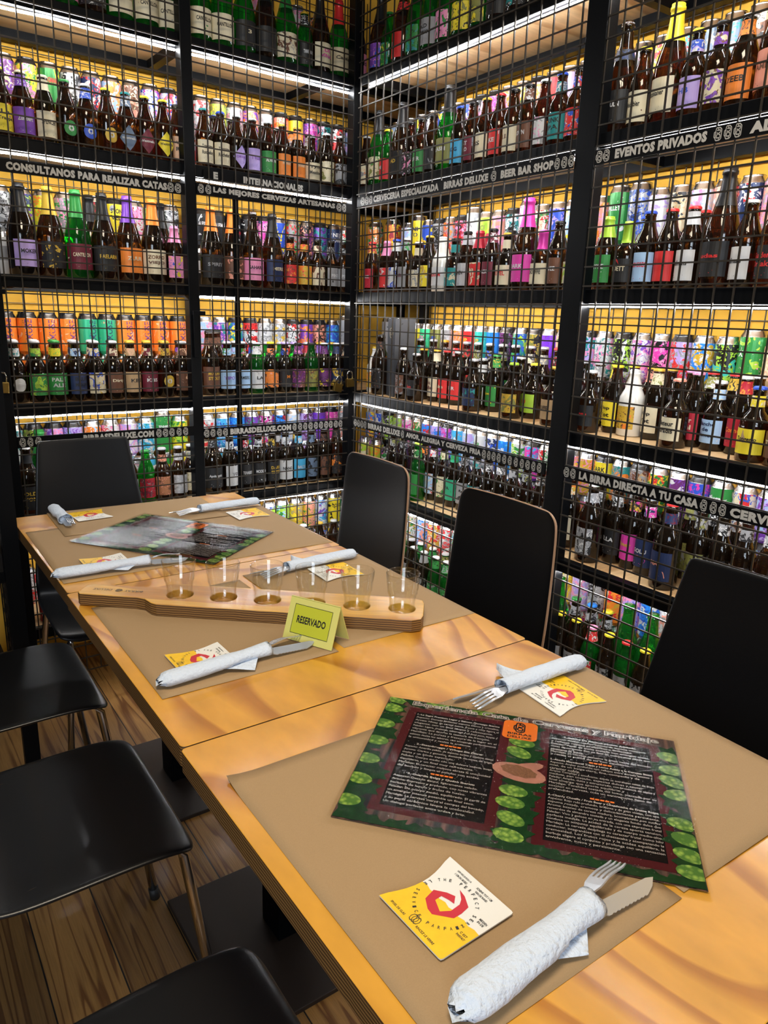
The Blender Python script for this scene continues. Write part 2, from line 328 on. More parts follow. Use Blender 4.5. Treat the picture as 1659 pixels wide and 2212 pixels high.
# ------------------------------------------------------------------ room shell
mb = MB(); mb.box((-4.5, -6, -.05), (6.5, 0, 0), (0, 7.5, 0), (0, 0, .05)); struct(mb.build('floor', 'floor_wood'))
mb = MB(); mb.box(LP(-1.325, .372, 0), FR['L'][1]*2.3, FR['L'][2]*.1, (0, 0, 2.8)); struct(mb.build('wall_back', 'wall_paint'))
mb = MB(); mb.box((.372, -3.2, 0), (.1, 0, 0), (0, 3.23, 0), (0, 0, 2.8)); struct(mb.build('wall_right', 'wall_paint'))
mb = MB(); mb.box((-1.86, -.5, 0), (.06, 0, 0), (0, .78, 0), (0, 0, 2.8)); struct(mb.build('wall_left', 'dark_wall'))

# ------------------------------------------------------------------ racks
SH = [2.19, 1.805, 1.416, 1.02, .637, .25]
def rack(name, key, s0, s1, posts, backposts, label, dep=.345, cross=()):
    P, U, V = FR[key]
    root = empty(name, P((s0+s1)/2, .17, 0), 0, label, 'shelving rack'); inv = -Vector(root.location)
    def pb(nm, a, b, d0, d1, z0, z1, mat, bev=0):
        m = MB(); m.box(P(a, d0, z0) + inv, U*(b-a), V*(d1-d0), (0, 0, z1-z0)); return m.build(nm, mat, root, bevel=bev)
    for a, b in posts: pb('post', a, b, -.006, .036, 0, 2.62, 'black_steel', .002)
    for a, b in backposts: pb('rear_post', a, b, dep-.03, dep, 0, 2.62, 'black_steel')
    for z in SH:
        pb('beam', s0, s1, .012, .042, z-.038, z, 'black_steel', .002)
        pb('rear_beam', s0, s1, dep-.03, dep, z-.042, z-.012, 'black_steel')
        pb('shelf_board', s0, s1, .043, dep-.002, z-.012, z-.0005, 'shelf_wood')
        for c in cross: pb('cross_beam', c, c+.03, .042, dep-.03, z-.040, z-.012, 'black_steel')
    return root
rack('shelving_rack', 'L', -1.262, .50, [(-1.308, -1.262), (-.672, -.633), (.010, .052)], [(-1.30, -1.27), (-.545, -.515), (.52, .55)], 'black steel bottle rack with wooden shelves left of the corner, behind the far table end', cross=(-1.25, -.665, -.10))
rack('shelving_rack', 'R', -2.26, .02, [(-1.138, -1.071), (-2.32, -2.26)], [(-.815, -.785), (-.03, 0), (-2.3, -2.27)], 'black steel bottle rack with wooden shelves along the right side', cross=(-2.2, -1.12, -.04))
# slim upright inside the bay left of the corner
m = MB(); m.box(LP(-.492, .004, .25), FR['L'][1]*.02, FR['L'][2]*.007, (0, 0, 1.50)); tag(m.build('upright_bar', 'black_steel'), 'slim black upright bar behind the mesh, left of the corner post', 'upright bar')
def side_rack():
    P, U, V = FR['S']; root = empty('side_rack', P(-.2, .17, 0), 0, 'dark rack at the left picture edge, behind the side mesh', 'shelving rack'); inv = -Vector(root.location)
    for z in SH[1:]:
        m = MB(); m.box(P(-.46, .02, z-.03)+inv, U*.49, V*.32, (0, 0, .03)); m.build('shelf_board', 'black_steel', root)
    m = MB(); m.box(P(-.48, -.005, 0)+inv, U*.03, V*.04, (0, 0, 2.6)); m.build('post', 'black_steel', root)
side_rack()
# ------------------------------------------------------------------ wire mesh panels
def panel(key, vs, z0, z1, zref, dz, d, label, w=.0019, ends=None, nm='wire_mesh_panel', group=None):
    P, U, V = FR[key]; m = MB(); a, b = ends or (min(vs), max(vs))
    for s in vs: m.box(P(s-w, d-w, z0), U*2*w, V*2*w, (0, 0, z1-z0))
    k = math.ceil((z0-zref)/dz)
    while zref + k*dz <= z1:
        z = zref + k*dz; m.box(P(a, d-3*w, z-w), U*(b-a), V*2*w, (0, 0, 2*w)); k += 1
    return tag(m.build(nm, 'wire'), label, 'wire mesh', group)
panel('R', [-.0-.05*i for i in range(0, 22)], .06, 2.6, 1.3737, .05, 0, 'square wire mesh door right of the corner post', ends=(-1.069, .008))
panel('R', [-1.1487+.0106-.04832*i for i in range(0, 23)], .06, 2.6, 1.3737, .0495, 0, 'square wire mesh door at the far right, right of the thick post', ends=(-2.24, -1.14))
panel('L', [-.633+.05*i for i in range(0, 13)], .06, 2.6, 1.3608, .05, 0, 'square wire mesh door between the left post and the corner post', ends=(-.633, .008))
panel('L', [-1.2518+.04885*i for i in range(0, 12)], .06, 2.6, 1.3603, .05, 0, 'square wire mesh door at the far left', ends=(-1.262, -.673))
panel('S', [-.03-.05*i for i in range(0, 9)], .06, 2.6, 1.3603, .05, 0, 'dark wire mesh seen edge-on at the left picture edge', ends=(-.45, 0))
bg = 'thin rear wire grids in front of the yellow wall'
panel('L', [-1.235+.05*i for i in range(0, 34)], .06, 2.6, 1.332, .1, .352, 'thin rear wire grid in front of the yellow wall, left of the corner', .0013, nm='rear_wire_grid')
panel('R', [-.03-.0495*i for i in range(0, 44)], .06, 2.6, 1.347, .1, .352, 'thin rear wire grid in front of the yellow wall, on the right', .0013, nm='rear_wire_grid')
# ------------------------------------------------------------------ led strips
SN = ['top', 'second', 'third', 'fourth', 'fifth', 'bottom']
BN = {1: 'far left bay', 2: 'inner left bay', 3: 'inner right bay', 4: 'far right bay'}
for key, a, b, bay in (('L', -1.26, -.675, 1), ('L', -.63, .008, 2), ('R', -1.068, -.012, 3), ('R', -2.25, -1.14, 4)):
    P, U, V = FR[key]
    for i, z in enumerate(SH):
        if i == 5: continue
        m = MB(); n = 24; pts = []
        for j in range(n+1):
            f = j/n; s = a+(b-a)*f; hid = i == 2 and bay in (1, 3); dd = (.052 if hid else .034) + .0035*math.sin(f*9+i*2+bay); zz = z - (.030 if hid else (.042 if i >= 3 else .0435)) - (0 if i == 2 else .003)*abs(math.sin(f*6.3+i+bay))
            pts.append(P(s, dd, zz))
        m.tube(pts, .0036 if i < 3 else .0028, 6)
        o = m.build('led_strip', 'led'); tag(o, 'white LED strip under the %s shelf, %s' % (SN[i], BN[bay]), 'light strip', 'LED strips under the shelves')

# ------------------------------------------------------------------ signs hung on the mesh
SIGNS = """1 1.719 -1.2210 -0.7368 CONSULTANOS PARA REALIZAR CATAS
1 1.719 -0.7337 -0.7130 *
1 1.719 -0.7082 -0.6873 *
2 1.728 -0.6264 -0.6064 *
2 1.728 -0.5997 -0.5794 *
2 1.728 -0.5726 -0.0722 LAS MEJORES CERVEZAS ARTESANAS
2 1.728 -0.0637 -0.0423 *
2 1.728 -0.0380 -0.0207 *
2 1.778 -0.5642 -0.5472 E
2 1.778 -0.4507 -0.2066 INTERNACIONALES
3 1.745 -0.0324 -0.0580 *
3 1.745 -0.0612 -0.0863 *
3 1.745 -0.0894 -0.1110 *
3 1.745 -0.1172 -0.5008 CERVECERIA ESPECIALIZADA
3 1.745 -0.5271 -0.7391 BIRRAS DELUXE
3 1.745 -0.7534 -0.7756 *
3 1.745 -0.7935 -1.0016 BEER BAR SHOP
3 1.745 -1.0066 -1.0250 *
3 1.745 -1.0316 -1.0512 *
3 1.745 -1.0561 -1.0753 *
4 1.742 -1.1498 -1.1691 *
4 1.742 -1.1721 -1.1925 *
4 1.742 -1.2083 -1.4613 EVENTOS PRIVADOS
4 1.742 -1.4793 -1.4981 *
4 1.742 -1.5035 -1.5208 *
4 1.742 -1.5261 -1.5441 *
4 1.742 -1.5617 -1.6196 ALI
1 0.902 -1.2557 -1.2380 *
1 0.902 -1.2325 -1.2161 *
1 0.902 -1.2092 -1.1911 *
1 0.902 -1.0614 -0.8222 BIRRASDELUXE.COM
1 0.902 -0.8122 -0.7938 *
1 0.902 -0.7887 -0.7700 *
1 0.902 -0.7649 -0.7461 *
1 0.902 -0.7374 -0.7201 *
1 0.902 -0.7131 -0.6955 *
2 0.889 -0.6335 -0.6135 *
2 0.889 -0.6080 -0.5896 *
2 0.889 -0.5822 -0.5636 *
2 0.889 -0.5580 -0.5392 *
2 0.889 -0.5297 -0.2675 BIRRASDELUXE.COM
2 0.889 -0.2591 -0.2420 *
2 0.889 -0.2335 -0.2163 *
2 0.889 -0.2098 -0.1924 *
2 0.889 -0.1859 -0.1662 *
2 0.889 -0.1596 -0.1418 *
2 0.889 -0.1352 -0.1173 *
2 0.889 -0.1105 -0.0925 *
2 0.889 -0.0880 -0.0697 *
2 0.889 -0.0629 -0.0445 *
2 0.889 -0.0399 -0.0213 *
3 0.903 -0.0163 -0.0374 *
3 0.903 -0.0408 -0.0616 *
3 0.903 -0.0651 -0.0856 *
3 0.903 -0.0890 -0.1093 *
3 0.903 -0.1194 -0.3365 BIRRAS DELUXE
3 0.903 -0.3454 -0.3630 *
3 0.903 -0.3746 -0.7880 AMOR, ALEGRIA Y CERVEZA FRIA
3 0.903 -0.7947 -0.8125 *
3 0.903 -0.8191 -0.8344 *
3 0.903 -0.8409 -0.8582 *
3 0.903 -0.8646 -0.8816 *
3 0.903 -0.8900 -0.9067 *
3 0.903 -0.9149 -0.9313 *
3 0.903 -0.9415 -0.9576 *
3 0.903 -0.9676 -0.9834 *
3 0.903 -0.9912 -1.0087 *
3 0.903 -1.0164 -1.0317 *
3 0.903 -1.0393 -1.0562 *
4 0.910 -1.1439 -1.1630 *
4 0.910 -1.1681 -1.1869 *
4 0.910 -1.1987 -1.5702 LA BIRRA DIRECTA A TU CASA
4 0.910 -1.5763 -1.5934 *
4 0.910 -1.6019 -1.6185 *
4 0.910 -1.6245 -1.6420 *
4 0.910 -1.6512 -1.7829 CERVEZ"""
groups = {}
for ln in SIGNS.strip().splitlines():
    b, z, s0, s1, t = ln.split(None, 4); groups.setdefault((int(b), 0 if float(z) > 1.76 else (1 if float(z) > 1.5 else 2)), []).append((float(z), float(s0), float(s1), t))
EXT = {1: (-1.262, -.674), 2: (-.633, .008), 3: (-1.069, -.004), 4: (-2.2, -1.142)}
for (bay, lv), its in sorted(groups.items()):
    key = 'L' if bay < 3 else 'R'; P, U, V = FR[key]; z = its[0][0]; a, b = EXT[bay]; hh = .0175 if lv else .014
    if lv == 0: a, b = -.60, -.13
    what = {0: 'small black board lettered in grey on the beam above', 1: 'long black board with pale lettering, upper row', 2: 'long black board with pale lettering, lower row'}[lv]
    m = MB(); m.box(P(a, -.010 if lv else .004, z-hh), U*(b-a), V*.006, (0, 0, 2*hh))
    root = m.build('sign_board', 'sign_black'); tag(root, what + ', ' + BN[bay], 'sign board', 'lettered boards on the mesh' if lv else None)
    d = (-.0108 if lv else .0032)
    for z_, s0, s1, t in its:
        m = MB(); cx = (s0+s1)/2; w_ = abs(s1-s0); sg = 1 if key == 'L' else -1
        fn = lambda x, y, cx=cx, z_=z_: P(cx + sg*x, d, z_ + y)
        if t == '*': put_emblem(m, fn, w_*1.1, .026, 0); m.build('emblem', 'letter', root)
        else: put_text(m, t, fn, w_, .023, 0, .064); m.build('lettering', 'letter', root)

# ------------------------------------------------------------------ bottles and cans
PROF = {
 'S': [(.001, 0), (.0265, 0), (.0303, .004), (.0305, .120), (.0295, .138), (.0245, .158), (.0178, .178), (.0146, .196), (.0134, .210), (.0146, .2125), (.0146, .218), (.0125, .2185), (.0125, .224), (.001, .2245)],
 'L': [(.001, 0), (.0265, 0), (.0303, .004), (.0305, .124), (.0296, .136), (.0225, .154), (.0168, .166), (.0152, .190), (.0136, .214), (.0146, .2165), (.0146, .222), (.0125, .2225), (.0125, .228), (.001, .2285)],
 'B': [(.001, 0), (.030, 0), (.0333, .004), (.0335, .098), (.0325, .112), (.0262, .128), (.0178, .140), (.0152, .152), (.0138, .190), (.0148, .1925), (.0148, .198), (.0125, .1985), (.0125, .204), (.001, .2045)],
 'G': [(.001, 0), (.036, 0), (.0405, .005), (.041, .130), (.0395, .152), (.0330, .184), (.0245, .214), (.0180, .244), (.0155, .276), (.0150, .288), (.0172, .290), (.0172, .298), (.0152, .2985), (.0152, .306), (.001, .3065)],
 'T': [(.001, 0), (.032, 0), (.0367, .005), (.037, .150), (.0355, .168), (.0275, .190), (.0195, .208), (.0165, .230), (.0150, .262), (.0165, .2645), (.0165, .271), (.0135, .2715), (.0135, .277), (.001, .2775)],
 'W': [(.001, 0), (.032, 0), (.0355, .004), (.036, .115), (.0345, .130), (.028, .146), (.0235, .156), (.0225, .166), (.0165, .186), (.0142, .202), (.0152, .2045), (.0152, .211), (.0125, .2115), (.0125, .217), (.001, .2175)]}
PROF['N'] = [(a, b*.98) for a, b in PROF['L']]
KZ = {'S': .85, 'L': .85, 'B': .85, 'G': .885, 'T': .84, 'W': .84, 'N': 1.0}
PROF = {k: [(a, b*KZ[k]) for a, b in v] for k, v in PROF.items()}
CAPZ = {'N': .2195, 'S': .2195, 'L': .2235, 'B': .1995, 'G': .298, 'T': .2725, 'W': .2125}
LAB = {'N': (.026, .080), 'S': (.022, .085), 'L': (.026, .082), 'B': (.022, .070), 'G': (.030, .090), 'T': (.030, .095), 'W': (.025, .075)}
NECK = {'N': (.170, .030, 0, 0), 'S': (.176, .036, .0185, .0148), 'L': (.172, .030, .0175, .0152), 'B': (.152, .030, .0162, .0150), 'G': (.20, .03, .030, .023), 'T': (.215, .034, .0195, .0168), 'W': (.17, .02, .022, .018)}
CAPZ = {k: v*KZ[k] for k, v in CAPZ.items()}; LAB = {k: (v[0]*KZ[k], v[1]*KZ[k]) for k, v in LAB.items()}; NECK = {k: (v[0]*KZ[k], v[1]*KZ[k]) for k, v in NECK.items()}
BODY, CAP, FOIL, NLAB = {}, {}, {}, {}
for k, pr in PROF.items():
    m = MB(); m.lathe(pr, 24); BODY[k] = {g: mesh('bottle_'+k, m.v, m.f, 'glass_'+g, m.m, True) for g in ('brown', 'green', 'white', 'dark', 'crimson')}
    z = CAPZ[k]; m = MB(); n = 42; rings = [(.0152, z-.0008, 1), (.0150, z+.0035, 1), (.0128, z+.0066, 0), (.006, z+.0074, 0), (.0005, z+.0074, 0)]
    for r_, zz, cr_ in rings:
        for i in range(n): t = 2*math.pi*i/n; q = r_ + (.0007*math.cos(t*21) if cr_ else 0); m.v.append(Vector((q*math.cos(t), q*math.sin(t), zz)))
    for j in range(len(rings)-1):
        for i in range(n): m.f.append((j*n+i, j*n+(i+1) % n, (j+1)*n+(i+1) % n, (j+1)*n+i)); m.m.append(0)
    CAP[k] = mesh('cap_'+k, m.v, m.f, 'cap_paint', m.m, True)
    m = MB(); lo = pr[-1][1] - (.085 if k == 'G' else .055)
    pp = [(r_+.0007, zz) for r_, zz in pr if zz > lo]; r0 = None
    for (ra, za), (rb, zb) in zip(pr, pr[1:]):
        if za <= lo <= zb: r0 = ra + (rb-ra)*(lo-za)/max(zb-za, 1e-6)
    pp = [(r0+.0007, lo)] + pp[:-1] + [(pp[-1][0]-.0007, pp[-1][1]+.001)]
    m.lathe(pp, 20); FOIL[k] = mesh('foil_'+k, m.v, m.f, 'cap_paint', m.m, True)
    z0, h = NECK[k]; m = MB()
    def rad_at(z, pr=pr):
        for (ra, za), (rb, zb) in zip(pr, pr[1:]):
            if za <= z <= zb and zb > za: return ra + (rb-ra)*(z-za)/(zb-za)
        return .015
    m.lathe([(rad_at(z0+h*i/4)+.0005, z0+h*i/4) for i in range(5)], 20); NLAB[k] = mesh('neck_'+k, m.v, m.f, 'label_print', m.m, True)
_lab = {}
RB = dict(N=.0305, S=.0305, L=.0305, B=.0335, G=.041, T=.037, W=.036, c=.033, k=.033, C=.034)
def wrap(r, zc):   # text plane -> cylinder, facing -Y
    return lambda x, y: Vector((r*math.sin(x/r), -r*math.cos(x/r), zc + y))
def label_mesh(kind, text):
    k = (kind, text)
    if k in _lab: return _lab[k]
    z0, h = LAB[kind]; r = RB[kind] + .0005; m = MB(); zc = z0 + h/2; fn = wrap(r, zc)
    lines = [] if text in ('', 'o', 'x', '-') else text.split('_')
    shape = 'rect'
    if text == 'o': shape = 'round'
    if len(lines) == 1 and lines[0] == 'Westmalle' or text.startswith('#'): shape = 'dia'; lines = [lines[0].strip('#')] if lines else []
    n = 14; aw = r*1.25 if shape == 'rect' else (h*.30 if shape == 'round' else h*.44)
    for i in range(n):
        x0, x1 = -aw + 2*aw*i/n, -aw + 2*aw*(i+1)/n
        def hy(x):
            f = min(abs(x)/aw, 1)
            return h/2 if shape == 'rect' else (math.sqrt(1-f*f)*aw if shape == 'round' else (1-f)*h*.52 + .0005)
        m.quad(fn(x0, -hy(x0)), fn(x1, -hy(x1)), fn(x1, hy(x1)), fn(x0, hy(x0)))
    ft = wrap(r + .0004, zc)
    if lines:
        lw = r*1.45 if shape == 'rect' else h*.66; nl = len(lines); hh = min(.016, h*.62/nl) if shape == 'rect' else .010
        for i, t in enumerate(lines):
            w_ = min(lw, hh*.85*len(t)); put_text(m, t, ft, w_, hh*.78, 1, .03, 0, (nl/2-.5-i)*hh*1.15 + (h*.08 if shape == 'rect' else 0))
        if shape == 'rect' and h > .06:
            for q, ww in ((-.32, .9), (-.39, .6)): m.quad(*[ft(x*ww*r, h*q + y) for x, y in ((-.6, -.0008), (.6, -.0008), (.6, .0008), (-.6, .0008))], 1)
    elif text == 'o':
        put_text(m, 'o', ft, .018, .018, 1, .03); 
    else:
        for q, ww in ((-.30, .8), (-.36, 1.0), (-.42, .6), (.40, .7)): m.quad(*[ft(x*ww*r, h*q + y) for x, y in ((-.6, -.0009), (.6, -.0009), (.6, .0009), (-.6, .0009))], 1)
    me = mesh('label', m.v, m.f, ['label_print', 'label_print_ink'], m.m, False); me.update(); _lab[k] = me; return me
def can_mesh(H, r, text):
    m = MB(); pr = [(.001, .002), (.022, .002), (.0255, 0), (.028, .004), (r, .012), (r, H-.020)]
    m.lathe(pr, 26)
    if text and text != '-':
        lines = text.split('_'); nl = len(lines); vert = lines[0] == 'AMUSE'
        for i, t in enumerate(lines):
            if vert:
                f0 = wrap(r+.0004, H*.52); put_text(m, t, lambda x, y: f0(-y, x), H*.62, .024, 1, .01)
            else: put_text(m, t, wrap(r+.0004, H*.62), min(r*1.5, .016*len(t)), .016, 1, .03, 0, (nl/2-.5-i)*.022)
    return mesh('can_body', m.v, m.f, ['can_print', 'can_print_ink'], m.m, False)
_can, _lid = {}, {}
for k, H, r in (('c', .1435, .033), ('k', .1435, .033), ('C', .165, .034)):
    m = MB(); m.lathe([(r+.0003, H-.0205), (r-.0005, H-.017), (r-.006, H-.006), (r-.0062, H-.002), (r-.0056, H), (r-.0072, H), (r-.0085, H-.006), (.0005, H-.0065)], 26)
    _lid[k] = mesh('lid_'+k, m.v, m.f, 'lid_black' if k == 'k' else 'aluminium', m.m, True)
def setc(o, c1, c2='gray', c3='gray', ink='black', amt=1.0):
    o['tint_one'] = PAL[c1]; o['tint_two'] = PAL[c2]; o['tint_three'] = PAL[c3]; o['tint_ink'] = PAL[ink]; o['print_amount'] = amt
ORD = 'leftmost second third fourth fifth sixth seventh eighth ninth tenth eleventh twelfth thirteenth fourteenth fifteenth sixteenth seventeenth eighteenth nineteenth twentieth twenty-first twenty-second twenty-third twenty-fourth twenty-fifth twenty-sixth twenty-seventh twenty-eighth'.split()
